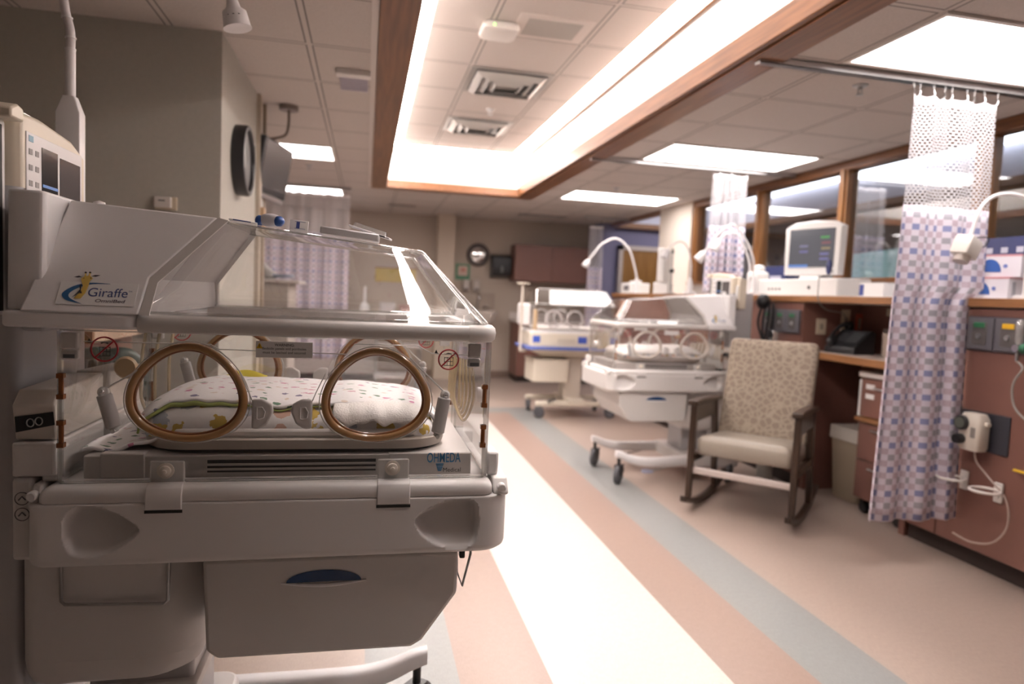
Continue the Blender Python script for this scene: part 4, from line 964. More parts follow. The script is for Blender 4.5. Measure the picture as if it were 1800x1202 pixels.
    for k in range(3):
        B().tube(catmull([(-.36+.03*k, .1, 1.16), (-.365+.03*k, .08, 1.08), (-.36+.03*k, .06, 1.0), (-.34+.02*k, .04, .96)], 8, False), .004, 8).build('head_tubing', tubing, t, smooth=60)
    hv = B(); hv.lathe([(0, 0), (.020, 0), (.022, .006), (.018, .012), (0, .012)], (-.30, -.225, 1.10), 'y', 18); hv.build('tan_valve', mat('tan_part', (.55, .40, .24), .3), t)
    # --- bed platform
    P = B(); P.loft([rrect(-.376, .382, -.232, .232, .008, 3, .872), rrect(-.376, .382, -.232, .232, .008, 3, .926), rrect(-.345, .352, -.205, .205, .02, 3, .931)]).build('bed_platform', bed_grey, t, bev=.002)
    B().box((.205, -.2345, .876), (.381, -.20, .929)).build('corner_cover', bed_grey, t, bev=.003); B().box((.205, .20, .876), (.381, .2345, .929)).build('corner_cover', bed_grey, t, bev=.003)
    B().box((-.345, -.2345, .882), (-.265, -.20, .932)).build('corner_cover', bed_grey, t, bev=.003)
    for sy in (-1, 1):
        a, b_ = sorted((sy*.225, sy*.2335)); B().box((-.151, a, .892), (.179, b_, .917)).build('cassette_slot', dark_gap, t, smooth=0)
        for z in (.8985, .908):
            a, b_ = sorted((sy*.226, sy*.2355)); B().box((-.151, a, z-.0022), (.179, b_, z+.0022)).build('slot_bar', bed_grey, t, smooth=0)
    B().loft([rrect(-.275, .315, -.222, .222, .095, 8, .9305), rrect(-.275, .315, -.222, .222, .095, 8, .9375)]).build('tray_shadow_gap', dark_gap, t, smooth=40)
    B().loft([rrect(-.288, .327, -.228, .228, .10, 10, .937), rrect(-.290, .330, -.230, .230, .102, 10, .946), rrect(-.290, .330, -.230, .230, .102, 10, .956), rrect(-.285, .325, -.225, .225, .10, 10, .9575)]).build('mattress_tray', mat('tray_taupe', (.42, .37, .325), .42), t, smooth=50)
    if detail:
        ob_ = mat('label_blue', (.02, .17, .36), .4)
        text('OHMEDA', ob_, t, FR((.322, -.2353, .9185+dz), '-y'), w=.072, h=.021, bold=.01)
        text('Medical', ink, t, FR((.340, -.2353, .892+dz), '-y'), w=.038)
        g = B()
        for k in range(5): 
            wv_ = .0085-.0012*k; g.box((.3135-wv_, -.2356, .9035-.0035*k), (.3135+wv_, -.2350, .9058-.0035*k))
        g.build('label_emblem', ob_, t, smooth=0)
    # --- drawer
    D = [(-.150, .726), (.356, .726), (.356, .634), (.285, .534), (.262, .521), (-.120, .523), (-.142, .540)]
    dr = B().prism(D, 'y', -.272, .272).build('drawer', mat('drawer_white', (.62, .59, .565), .38), t, bev=.008, seg=3)
    for sy in (-1, 1):
        hb = B()
        arc = [(.082+.074*math.cos(PI*k/16), .674+.024*math.sin(PI*k/16)) for k in range(17)]
        hb.prism(arc, 'y', sy*.270, sy*.2738); hb.build('handle_recess', navy, dr, smooth=0)
        hb = B(); lip_ = [(.082-.084+.168*k/16, .6735-.007*math.sin(PI*k/16)) for k in range(17)]
        hb.tube([(x, sy*.2735, z) for x, z in lip_], [.0015+.0026*math.sin(PI*k/16) for k in range(17)], 8); hb.build('handle_lip', hood_white, dr, smooth=60)
        hb = B(); V_ = []
        for j in range(13):
            s = j/12; w_ = .085*(1-s)**.6
            V_.append([(.082+w_*(2*k/16-1), sy*(.2722+.0035*(1-s)*math.sin(PI*k/16)), .670-.105*s) for k in range(17)])
        hb.loft(V_, caps=False, closed=False); hb.build('handle_bulge', MATS['drawer_white'], dr, smooth=60)
    hk = B(); hk.tube([(.384, -.255, .73), (.384, -.26, .715), (.368, -.262, .645), (.357, -.25, .672), (.357, -.24, .70)], .0028, 8); hk.build('wire_hook', steel, t, smooth=60)
    B().box((.362, -.25, .70), (.374, -.23, .73)).build('hook_clip', black_plastic, t, bev=.003)
    # --- pedestal, column, base
    B().loft([rrect(-.50, -.172, -.20, .20, (.09, .09, .03, .03), 8, z) for z in (.50, .728)] ).build('pedestal_cover', chassis_white, t, smooth=40)
    B().loft([rrect(-.50+i*.6, -.172-i, -.20+i, .20-i, (.09, .09, .03, .03), 8, z) for z, i in ((.44, .03), (.455, .012), (.48, .003), (.4999, 0))]).build('cover_foot', chassis_white, t, smooth=60)
    wr = B(); wr.tube([(-.424, -.205, .74), (-.422, -.208, .63), (-.415, -.21, .624), (-.235, -.21, .616), (-.228, -.208, .622), (-.226, -.205, .74)], .0035, 8); wr.build('wire_handle', steel, t, smooth=60)
    M0 = MB()   # the column and base stay at floor height
    M0.box((-.41, -.11, .20), (-.20, .11, .52+dz)).build('lift_column', tower_grey, t, bev=.01)
    M0 = MB(); M0.box((-.395, -.13, .36), (-.19, .13, .40)).build('column_collar', chassis_white, t, bev=.008)
    bs = MB(); bs.loft([rrect(-.60, -.16, -.27, .27, .05, 5, z) for z in (.11, .20)]); bs.build('base_block', chassis_white, t, bev=.012, smooth=40)
    for sy in (-1, 1):
        yy = sy*.25
        pth = [(-.40, yy*.9, .155), (-.2, yy*.95, .155), (.0, yy, .150), (.15, yy, .155), (.24, yy, .172), (.31, yy, .200), (.352, yy, .212)]
        P_ = catmull(pth, 6, False); ringz = []
        for i, p in enumerate(P_):
            k = i/(len(P_)-1); h_, w_ = .042-.018*k, .032-.010*k
            ringz.append([(p.x, p.y+w_*c_, p.z+h_*s_) for c_, s_ in [(math.copysign(abs(math.cos(2*PI*q/16))**.6, math.cos(2*PI*q/16)), math.copysign(abs(math.sin(2*PI*q/16))**.6, math.sin(2*PI*q/16))) for q in range(16)]])
        lg_ = MB().loft(ringz).build('base_leg', hood_white, t, smooth=50)
        for (cx_, ttop) in ((.325, .19), (-.52, .15)):
            k = MB(); k.lathe([(0, -.016), (.050, -.016), (.0625, -.011), (.0625, .011), (.050, .016), (0, .016)], (cx_, 0, .0625), 'x', 26)
            k.M = Matrix()
            cs_ = MB(Matrix.Translation((cx_, yy, .0665)) @ Matrix.Rotation(R(48), 4, 'Z'))
            cs_.lathe([(0, -.018), (.052, -.018), (.0665, -.012), (.0665, .012), (.052, .018), (0, .018)], (0, 0, 0), 'y', 26)
            k.bm.free()
            w2 = cs_.build('caster', rubber, lg_)
            f = MB(Matrix.Translation((cx_, yy, .0)) @ Matrix.Rotation(R(48), 4, 'Z'))
            f.prism([(-.045, .085), (-.03, .125), (.02, .13), (.03, .10), (.008, .06), (-.008, .06)], 'y', -.024, -.018); f.prism([(-.045, .085), (-.03, .125), (.02, .13), (.03, .10), (.008, .06), (-.008, .06)], 'y', .018, .024); f.box((-.03, -.024, .112), (.02, .024, .132)); f.lathe([(0, .12), (.012, .12), (.012, ttop), (0, ttop)]); f.box((-.075, -.014, .118), (-.03, .014, .126))
            f.build('caster_fork', black_plastic, lg_)
        pd = MB(); pd.loft([rrect(.07, .15, yy*1.0-.03, yy*1.0+.03, .02, 4, .078), rrect(.07, .15, yy-.03, yy+.03, .02, 4, .094)]); pd.build('foot_pedal', mat('pedal_blue', (.40, .42, .55), .4), t, smooth=40)
        pd = MB(); pd.tube([(-.1, yy*.98, .13), (.02, yy, .10), (.09, yy, .088)], .008, 8); pd.build('pedal_arm', steel, t, smooth=60)
    # --- canopy rail, hood
    def railsec(): return [(-.011, -.016), (.006, -.017), (.013, -.012), (.015, .0), (.013, .010), (.006, .016), (-.004, .017), (-.011, .013)]
    for sy in (-1, 1):
        B().loft([[(x, sy*(.281+a), 1.1895+b_) for a, b_ in railsec()] for x in (-.262, .362)]).build('canopy_rail', rail_grey, t, smooth=50)
        c_ = B(); rc = []
        for k in range(9):
            a_ = R(90*k/8); ox, oy = .360+.012, .281-.012
            rc.append([(ox-.012+.012+(.034+a)*math.sin(a_)-.0, sy*(oy-.034+.012+(.034+a)*math.cos(a_)), 1.1895+b_*1.06) for a, b_ in railsec()])
        c_.loft([[(.358, sy*(.281+a*1.08), 1.1895+b_*1.06) for a, b_ in railsec()]]+rc); c_.build('rail_corner', rail_grey, t, smooth=50)
        B().box((-.40, min(sy*.262, sy*.268), 1.1705), (.40, max(sy*.262, sy*.268), 1.1735)).build('rail_seal', acrylic_edge, t, smooth=0)
    B().loft([[(.392+a*1.05, y, 1.1895+b_*1.04) for a, b_ in railsec()] for y in (-.245, .245)]).build('foot_rail', rail_grey, t, smooth=50)
    B().loft([rrect(-.486, -.262, -.300, .300, .022, 5, z) for z in (1.177, 1.206)]).build('hood_band', hood_white, t, bev=.006, seg=3, smooth=40)
    yb = lambda z: .302-(z-1.205)*.62     # the sloping side of hood and dome
    prof = [(-.452, 1.2055), (-.258, 1.2055), (-.252, 1.274), (-.149, 1.402), (-.42, 1.4195)]
    H = B(); fr_ = [(x, -yb(z), z) for x, z in prof]; bk = [(x, yb(z), z) for x, z in prof]; H.loft([fr_, bk]); hd_ = H.build('hood', hood_white, t, bev=.004, seg=3)
    B().loft([rrect(-.488, -.425, -.268, .268, .010, 3, 1.206), rrect(-.488, -.425, -.262, .262, .010, 3, 1.424)]).build('hood_end', hood_white, t, bev=.006, seg=3, smooth=0)
    # grey frame where the clear canopy meets the hood
    for sy in (-1, 1):
        s_ = B(); off = .016
        pa = [(-.2575, 1.2055), (-.2515, 1.274), (-.1485, 1.402)]; pb = [(-.2405, 1.2055), (-.2365, 1.266), (-.128, 1.397)]
        s_.loft([[(x, sy*(yb(z)-.004), z) for x, z in pa], [(x, sy*(yb(z)-.004), z) for x, z in pb]], caps=False, closed=False); s_.build('canopy_frame', rail_grey, hd_, smooth=0, solid=.003)
    ii = B(); q = [(-.2475, 1.207), (-.243, 1.272), (-.142, 1.3965)]
    ii.loft([[(x, -yb(z)+.012, z) for x, z in q], [(x, yb(z)-.012, z) for x, z in q]], caps=False, closed=False); ii.build('hood_shade_sheet', mat('inner_shade', (.33, .31, .30), .5), hd_, smooth=0, solid=.003)  # grey sheet whose dark tone stands in for shade inside the hood
    # clear canopy: rounded loft
    zt = lambda x: 1.3985-(x+.149)*.094
    def dome(k):   # k 0 at rail, 1 at top
        xr = .398-.122*k; 
        pts = [(-.25+.11*k, -1), ] 
        z_r = 1.207+(zt(xr)-1.207)*k
        return xr, z_r
    ringsd = []
    for k in [0, .25, .5, .75, .9, .96, .985, 1.0]:
        xr = .398-.125*k; row = []
        cy_ = .285-.125*k - (.012 if k == 1.0 else 0)
        rad = .030
        xl = -.2515+.1035*k if k > .0 else -.2575
        def zz(x): 
            top = zt(x) - .0; return 1.207+(top-1.207)*k
        pl = [(xl, -cy_)] + [(xl+(xr-rad-xl)*j/8, -cy_) for j in range(1, 9)] + [(xr-rad+rad*math.sin(R(a)), -cy_+rad-rad*math.cos(R(a))) for a in (22, 45, 67, 90)]
        pl += [(xr, -cy_+rad+(2*cy_-2*rad)*j/4) for j in range(1, 4)]
        pl += [(xr-rad+rad*math.cos(R(a)), cy_-rad+rad*math.sin(R(a))) for a in (0, 22, 45, 67)] + [(xr-rad-(xr-rad-xl)*j/8, cy_) for j in range(0, 9)]
        ringsd.append([(x, y, zz(x)) for x, y in pl])
    dm_ = B(); dm_.loft(ringsd, caps=False, closed=False)
    V = list(dm_.bm.verts); nlast = len(ringsd[-1]); last = V[-nlast:]
    for i in range(nlast//2-1): dm_.bm.faces.new((last[i], last[i+1], last[nlast-2-i], last[nlast-1-i]))
    dmo = dm_.build('canopy', acrylic, t, smooth=38, solid=.004)
    for sy in (-1, 1):
        e = B(); e.tube([(.396, sy*.276, 1.209), (.335, sy*.214, 1.28), (.268, sy*.150, 1.357), (.258, sy*.146, 1.3585)], .0042, 8); e.build('canopy_edge', acrylic_edge, dmo, smooth=60)
        e = B(); e.tube([(-.148, sy*.155, 1.397), (.05, sy*.153, 1.378), (.262, sy*.150, 1.3585)], .0022, 8); e.build('canopy_edge', acrylic_edge, dmo, smooth=60)
        e = B(); e.tube([(-.255, sy*.279, 1.2095), (.39, sy*.279, 1.2095)], .0028, 8); e.build('canopy_edge', acrylic_edge, dmo, smooth=60)
    # --- emblem plate on both hood sides
    for sy in (-1, 1):
        zc = 1.243; xc = -.333 if sy < 0 else -.352
        F = Matrix.Translation((xc, sy*(yb(zc)+.0012), zc+dz)) @ (Matrix.Rotation(PI if sy > 0 else 0, 4, 'Z')) @ Matrix.Rotation(R(90-31.8), 4, 'X')
        pl = MB(F); pl.box((-.064, -.027, -.0004), (.066, .022, .0004)); plo = pl.build('emblem_plate', sticker_m, hd_, bev=.0003, seg=1)
        sw_o = [( .018+.0, .0195), (-.012, .0205), (-.036, .0145), (-.052, .003), (-.057, -.007), (-.050, -.017), (-.036, -.022), (-.022, -.0245)]
        sw_i = [( .018, .0190), (-.010, .0178), (-.030, .0105), (-.042, .001), (-.046, -.007), (-.042, -.014), (-.032, -.020), (-.022, -.0243)]
        a_ = [tuple(p)[:2] for p in catmull([(x, y, 0) for x, y in sw_o], 4, False)]; b_ = [tuple(p)[:2] for p in catmull([(x, y, 0) for x, y in sw_i], 4, False)]
        g = MB(F); g.loft([[(x, y, .0009) for x, y in a_], [(x, y, .0009) for x, y in b_]], caps=False, closed=False); g.build('emblem_swoosh', mat('swoosh_blue', (.03, .12, .28), .4), hd_, smooth=0, solid=.0004)
        yel = mat('emblem_yellow', (.68, .47, .11), .4)
        g = MB(F); g.prism([(-.036, -.0145), (-.028, -.0005), (-.026, .012), (-.030, .022), (-.032, .028), (-.027, .034), (-.018, .035), (-.013, .030), (-.0165, .023), (-.017, .012), (-.019, -.002), (-.025, -.0145)], 'z', .0012, .0018)
        g.tube([(-.026, .034, .0018), (-.0265, .040, .0018)], .0012, 6); g.tube([(-.020, .0345, .0018), (-.0193, .0405, .0018)], .0012, 6); g.build('emblem_animal', yel, hd_, smooth=0)
        g = MB(F); bl = .0022
        for pg in ([(-.031, .031), (-.036, .0335), (-.044, .0305), (-.038, .0295)], [(-.016, .0335), (-.010, .0365), (-.001, .0365), (-.008, .033)],
                   [(-.029, .016), (-.0315, .013), (-.029, .004), (-.033, -.004), (-.039, -.013), (-.0335, -.0075), (-.027, .0)], [(-.0285, .029), (-.0255, .0295), (-.0285, .0275)], [(-.0175, .030), (-.0145, .0305), (-.016, .028)], [(-.0285, -.003), (-.026, .001), (-.0245, -.004)]):
            g.prism(pg, 'z', bl, bl+.0004)
        g.sphere((-.0265, .041, bl), .0020, 8); g.sphere((-.0193, .0415, bl), .0020, 8); g.build('emblem_marks', mat('emblem_dark', (.04, .035, .045), .5), hd_, smooth=0)
        bl_ = mat('emblem_blue', (.05, .075, .22), .4)
        text('Giraffe', bl_, hd_, F @ Matrix.Translation((.018, .0005, .0008)), w=.066, h=.0185); text('TM', bl_, hd_, F @ Matrix.Translation((.0545, .0045, .0008)), w=.006)
        text('OmniBed', mat('emblem_grey', (.16, .13, .15), .4), hd_, F @ Matrix.Translation((.0245, -.0172, .0008)), w=.050, h=.0068, italic=.15, bold=.02)
    # --- head tower, display, lamp
    tw = MB(); tw.loft([rrect(-.685, -.512, -.165, .165, .02, 4, z) for z in (.18, 1.44+dz)]); tw.build('tower', tower_grey, t, smooth=40)
    B().box((-.51, -.16, 1.16), (-.47, .16, 1.43)).build('tower_arm', tower_grey, t, bev=.006)
    B().box((-.690, -.215, 1.19), (-.530, -.166, 1.565)).build('side_module', white_plastic, t, bev=.010, seg=3)
    B().loft([[(-.69, y, z) for y, z in ((-.215, 1.56), (-.166, 1.56), (-.166, 1.596), (-.19, 1.600), (-.215, 1.588))], [(-.50, y, z) for y, z in ((-.215, 1.56), (-.166, 1.56), (-.166, 1.585), (-.19, 1.590), (-.215, 1.578))]]).build('module_cap', cream, t, bev=.004)
    B().box((-.5335, -.20, 1.20), (-.529, -.185, 1.55)).build('module_slot', dark_gap, t, smooth=0)
    ml = B()
    for k in range(7): ml.box((-.66, -.2158, 1.50-.022*k), (-.60+.01*(k % 3), -.2148, 1.505-.022*k)); ml.box((-.585, -.2158, 1.50-.022*k), (-.548, -.2148, 1.505-.022*k))
    ml.build('module_legend', mat('legend_grey', (.25, .23, .22), .5), t, smooth=0)
    dsec = lambda x, g_: [(x, -.155+g_, 1.33+g_), (x, .155-g_, 1.33+g_), (x, .155-g_, 1.555-g_), (x, .08, 1.580-g_), (x, -.06, 1.592-g_), (x, -.155+g_, 1.588-g_)]
    ds = B().loft([dsec(-.60, .012), dsec(-.585, 0), dsec(-.525, 0), dsec(-.512, .008)]).build('display', cream, t, bev=.004)
    B().box((-.5135, -.135, 1.345), (-.5100, .128, 1.552)).build('display_panel', mat('panel_white', (.70, .67, .66), .35), ds, bev=.001, seg=1)
    B().box((-.5105, -.072, 1.38), (-.5090, .000, 1.532)).build('screen', mat('screen_dark', (.02, .021, .023), .12), ds, smooth=0)
    B().box((-.5105, .012, 1.36), (-.5090, .116, 1.526)).build('screen', mat('screen_grey', (.10, .09, .09), .10), ds, smooth=0)
    B().box((-.5088, -.07, 1.452), (-.5084, .0, 1.458)).build('screen_line', mat('line_blue', (.06, .13, .3), .4, emit=(.1, .25, .6), es=.25), ds, smooth=0)
    kk = B()
    for i in range(2):
        for j in range(5): kk.box((-.5098, -.126+.027*i, 1.385+.031*j), (-.5090, -.112+.027*i, 1.396+.031*j))
    kk.build('key_legend', mat('legend_grey', (.25, .23, .22), .5), ds, smooth=0)
    B().box((-.5098, -.126, 1.534), (-.5091, -.108, 1.546)).build('maker_badge', mat('legend_blue', (.16, .32, .42), .4), ds, smooth=0)
    al = B(); al.loft([[(-.575, -.135+.27*k/14, 1.580-.016*(k/14)**2+.026*math.sin(PI*min(1, .15+k/14*.85))*(1-.35*k/14)), (-.575, -.135+.27*k/14, 1.57-.02*(k/14)), (-.545, -.135+.27*k/14, 1.57-.02*(k/14)), (-.545, -.135+.27*k/14, 1.580-.016*(k/14)**2+.026*math.sin(PI*min(1, .15+k/14*.85))*(1-.35*k/14))] for k in range(15)])
    al.build('alarm_lens', mat('alarm_red', (.16, .008, .012), .15, coat=.5), ds, smooth=50)
    B().box((-.60, .156, 1.33), (-.54, .20, 1.545)).build('display_side', cream, t, bev=.006)
    B().box((-.545, .165, 1.40), (-.53, .190, 1.50)).build('side_handle', white_plastic, t, bev=.006)
    B().lathe([(0, 0), (.010, 0), (.014, .008), (.012, .018), (0, .022)], (-.47, .12, 1.43), 'z', 14).build('hood_knob', white_plastic, t)
    # --- control module low at the head side
    for sy in (-1, 1):
        cb = B(); a, b_ = sorted((sy*.262, sy*.075))
        cb.prism([(-.505, .965), (-.412, .965), (-.404, 1.045), (-.43, 1.066), (-.505, 1.066)] if False else [(sy*.248, .962), (sy*.262, 1.030), (sy*.235, 1.056), (sy*.02, 1.062), (sy*.02, .962)], 'x', -.482, -.412)
        cm_ = cb.build('control_module', cream if False else mat('module_cream', (.66, .60, .54), .4), t, bev=.004)
        B().loft([[(-.478, sy*.2535, .978), (-.414, sy*.2535, .992), (-.414, sy*.2595, 1.018), (-.478, sy*.2575, 1.008)], [(-.478, sy*.2555, .978), (-.414, sy*.2555, .992), (-.414, sy*.2615, 1.018), (-.478, sy*.2595, 1.008)]]).build('control_strip', black_plastic, cm_, smooth=0)
        for xx, zz_ in ((-.452, .997), (-.438, 1.000)):
            B().tube([(xx+.006*math.cos(2*PI*k/14), sy*.2600, zz_+.0075*math.sin(2*PI*k/14)) for k in range(14)], .0012, 6, closed=True).build('dial', steel, cm_, smooth=60)
        B().box((-.483, min(sy*.262, sy*.02), .895), (-.41, max(sy*.262, sy*.02), .960)).build('module_base', chassis_white, t, bev=.005)
    B().box((-.484, -.262, .735), (-.447, .262, .893)).build('head_block', chassis_white, t, bev=.008)
    for sy in (-1, 1):
        a_, b_ = sorted((sy*.2615, sy*.2635)); g = B()
        for zz_ in (.855, .825):
            g.tube([(-.465+.012*math.cos(2*PI*k/18), sy*.2632, zz_+.012*math.sin(2*PI*k/18)) for k in range(18)], .0008, 6, closed=True)
            g.tube([(-.471, sy*.2632, zz_-.003), (-.465, sy*.2632, zz_+.004), (-.459, sy*.2632, zz_-.003)], .0012, 6)
        g.build('height_button', dark_grey, t, smooth=0)
    return t
inc1 = incubator((-.15, 1.65, 0), 0, 0, 'large white incubator nearest the camera with amber porthole rings')
inc2 = incubator((2.07, 4.575, 0), 180, -.082, 'second incubator behind the rocking chair, pale portholes and blue drawer handle', False)
# a lamp standing behind the head of the near incubator
lampn = thing('exam_lamp', 'tall gooseneck lamp rising at the upper left behind the near incubator', 'lamp', (-.80, 2.08, 0), 0, 'gooseneck examination lamps')
MB().lathe([(0, 0), (.10, 0), (.10, .02), (.04, .035), (.016, .05), (.016, 1.40), (0, 1.40)]).build('floor_stand', tower_grey, lampn)
MB().loft([rrect(-.030, .030, -.02, .02, .003, 3, 1.38), rrect(-.030, .030, -.02, .02, .003, 3, 1.712), rrect(-.0150, .0150, -.0145, .0145, .004, 3, 1.757)]).build('post', hood_white, lampn)
MB().tube([(0, 0, 1.75), (.0, 0, 1.885)], .0128, 14).build('stem', metal_lamp, lampn)
gp = catmull([(0, 0, 1.88), (0, 0, 1.93), (-.013, 0, 1.99), (-.016, 0, 2.06), (.02, 0, 2.16), (.11, 0, 2.24), (.24, 0, 2.245), (.335, 0, 2.19), (.39, -.0, 2.11), (.408, 0, 2.05)], 10, False)
MB().tube(gp, .0115, 12).build('gooseneck', mat('neck_sleeve', (.66, .62, .62), .35), lampn, smooth=60)
for z in (1.884, 1.915, 1.965):
    k = min(range(len(gp)), key=lambda i: abs(gp[i].z-z)+(i > 40)*9); p = gp[k]
    MB().lathe([(.0, -.002), (.0138, -.002), (.0138, .002), (0, .002)], (p.x, p.y, p.z)).build('sleeve_band', white_plastic, lampn)
q = Matrix.Translation((.410, 0, 2.055)) @ Matrix.Rotation(R(168), 4, 'Y') @ Matrix.Scale(1.08, 4)
MB(q).lathe([(0, -.01), (.014, -.01), (.018, .01), (.030, .02), (.034, .055), (.036, .062), (0, .058)], n=24).build('lamp_head', metal_lamp, lampn, smooth=50)
mk = MB(q)
for a in (0, 25, 50): mk.lathe([(0, 0), (.003, 0), (.003, .002), (0, .002)], (.030*math.cos(R(a-115)), .030*math.sin(R(a-115)), .035), 'z', 8)
mk.build('vent_hole', dark_grey, lampn)
# ------------------------------------------------------------------ bedding
def mound(u, v, cx, hx, cy, hy, z0, h, p=2.6, wob=0, seed=0):
    """u along x 0..1, v around the cross-section from front foot over the top to the back foot"""
    x = -1+2*u; end = (1-abs(x)**6)**(1/3.0)
    a = PI*v; c_, s_ = -math.cos(a), math.sin(a)
    y = math.copysign(abs(c_)**(2/p), c_); z = abs(s_)**(2/p)
    n = wob*(math.sin(9*u+3*v+seed)+.6*math.sin(21*u-5*v+seed*2)+.4*math.sin(37*u+seed))
    return (cx+hx*x*(.985+.015*z), cy+hy*y*(.90+.1*end), z0+(h*(.12+.88*end)+n)*z)
def bedding(loc, rz, dz, L, second=False):
    M4 = Matrix.Translation((0, 0, 0))
    cy = .0; 
    m = MB(); m.loft([rrect(-.268, .308, -.212, .212, .085, 8, z) for z in (.957, .975)]); mo = m.build('mattress', mat('mattress_white', (.70, .66, .63), .6), None, bev=.006, smooth=40); tag(mo, L[0], 'mattress', 'incubator mattresses')
    b1 = MB(); b1.grid(lambda u, v: mound(u, v, .012, .295, .0, .205, .958, .066+.012*math.exp(-((u-.2)/.22)**2), 3.4, .0022, 1), 90, 40); o1 = b1.build('baby_blanket', nursery, None, smooth=70); tag(o1, L[1], 'blanket', 'incubator blankets')
    def up(u, v):
        ef = .235 + .035*math.exp(-((u-.05)/.10)**2)*0 + .010*math.sin(26*u) + .018*math.sin(9*u+1.0) - .15*math.exp(-((u-0)/.07)**2)
        vv = ef+(.93-ef)*v
        p_ = mound(u, vv, .010, .305, .0, .211, .958, .0735+.013*math.exp(-((u-.2)/.22)**2), 3.4, .0026, 1)
        return (p_[0], p_[1], p_[2]+.0022+.0016*math.sin(80*u)*max(0, 1-v*14))
    b2 = MB(); b2.grid(up, 130, 40); o2 = b2.build('baby_blanket', floral if not second else terry, None, smooth=70, solid=.006); tag(o2, L[2], 'blanket', 'incubator blankets')
    hem = MB(); hem.tube([tuple(Vector(up(k/90, .0))+Vector((0, -.001, -.0055))) for k in range(0, 56)], [.0016+.0035*math.exp(-((k-14)/12)**2) for k in range(0, 56)], 8); hem.build('green_hem', trim_green, o2, smooth=60)
    outs = [mo, o1, o2]
    if L[3]:
        def wc(u, v):
            x = .088+.185*u; f = mound((x-.012+.295)/.59, .02+.30*v, .012, .302, 0, .2135, .962, .066, 3.2, .001, 1)
            dz_ = .004*math.sin(17*u+1)+.003*math.sin(31*u)
            return (f[0], f[1]-.006, f[2]+dz_*(1-v)+.012*(1-v)+.003*math.sin(PI*u))
        b3 = MB(); b3.grid(wc, 60, 16); o3 = b3.build('washcloth', terry, None, smooth=70, solid=.009); tag(o3, L[3], 'cloth'); outs.append(o3)
        b4 = MB(); b4.grid(lambda u, v: (-.385+.155*u, -.21+.26*v, .9335+.026*max(0, u-.45)*2.2*(1-.4*v)+.0035*math.sin(14*u+6*v)), 30, 30); o4 = b4.build('burp_cloth', floral, None, smooth=70, solid=.006); tag(o4, L[4], 'cloth'); outs.append(o4)
        b5 = MB(); b5.grid(lambda u, v: (-.20+.10*u, .175+.035*v, 1.030+.016*math.sin(PI*u)*math.sin(PI*v)), 16, 10); o5 = b5.build('yellow_cloth', mat('yellow_cloth', (.72, .60, .08), .9), None, smooth=70, solid=.006); tag(o5, L[5], 'cloth'); outs.append(o5)
    Mw = Matrix.Translation(loc) @ Matrix.Rotation(R(rz), 4, 'Z') @ Matrix.Translation((0, 0, dz))
    for o in outs: o.matrix_world = Mw
bedding((-.15, 1.65, 0), 0, 0, ['thin mattress on the tray of the near incubator', 'cream nursery print blanket, lower layer inside the near incubator', 'white flowered blanket laid on top inside the near incubator', 'folded white washcloth behind the right amber porthole', 'flowered white cloth at the head end of the near incubator', 'yellow cloth on far edge of the flowered blanket'])
bedding((2.07, 4.575, 0), 180, -.082, ['thin mattress on the tray of the second incubator', 'nursery print blanket, lower layer in the second incubator', 'white folded blanket on top in the second incubator', None], True)
# ------------------------------------------------------------------ things lying on the near canopy (its top slopes 5 degrees down to the foot)
def ztop(x): return 1.4015-(x+.149)*.094
pf = thing('temperature_probe', 'blue and white egg-shaped plastic probe on the near incubator canopy', 'probe', (-.15-.055, 1.65-.125, ztop(-.055)+.002), -12)
MB().sphere((0, 0, .014), (.026, .016, .0145), 20).build('shell', mat('probe_white', (.72, .71, .76), .35), pf, smooth=60)
for sx, r_ in ((.019, .012), (-.021, .010)): MB().sphere((sx, -.002, .0125), (r_, .0135, .0115), 16).build('blue_cap', blue, pf, smooth=60)
cdp = thing('swab_packet', 'small white packet with blue panel leaning on the near canopy', 'packet', (-.15+.004, 1.65-.13, ztop(.004)+.001), 6)
Mq = Matrix.Rotation(R(-22), 4, 'X') @ Matrix.Rotation(R(4), 4, 'Y')
MB(Mq).box((-.019, -.003, .0005), (.019, .003, .026)).build('carton', paper, cdp, bev=.0008, seg=1)
MB(Mq).box((-.006, -.0034, .006), (.001, -.0028, .021)).build('blue_panel', ink_blue, cdp, smooth=0)
MB(Mq).box((-.009, -.0033, .0215), (.013, -.0029, .0222)).build('rule', ink_blue, cdp, smooth=0); MB(Mq).box((-.009, -.0033, .005), (.013, -.0029, .0057)).build('rule', ink_blue, cdp, smooth=0)
fl = thing('alcohol_wipe', 'flat white wipe packet with blue print beside the white hood', 'packet', (-.15-.108, 1.65-.13, ztop(-.108)+.002), 8)
MB(Matrix.Rotation(R(5.4), 4, 'Y')).box((-.028, -.02, 0), (.028, .02, .003)).build('packet_sheet', paper, fl, bev=.001, seg=1)
MB(Matrix.Rotation(R(5.4), 4, 'Y')).box((-.02, -.0205, .0006), (.015, -.0195, .0026)).build('blue_print', ink_blue, fl, smooth=0); MB(Matrix.Rotation(R(5.4), 4, 'Y')).box((-.02, -.018, .003), (.018, .010, .0033)).build('blue_print', mat('soft_blue', (.2, .25, .5), .5), fl, smooth=0)
pk1 = thing('dressing_pack', 'long flat white dressing pack lying on the near canopy', 'packet', (-.15+.112, 1.65-.128, ztop(.112)+.003), -3)
MB(Matrix.Rotation(R(5.4), 4, 'Y')).box((-.062, -.03, 0), (.062, .03, .016)).build('wrapper', mat('pack_white', (.84, .82, .83), .4), pk1, bev=.003)
pk2 = thing('syringe_pack', 'clear-topped white blister pack resting tilted on the dressing pack', 'packet', (-.15+.150, 1.65-.12, ztop(.150)+.0175), -10)
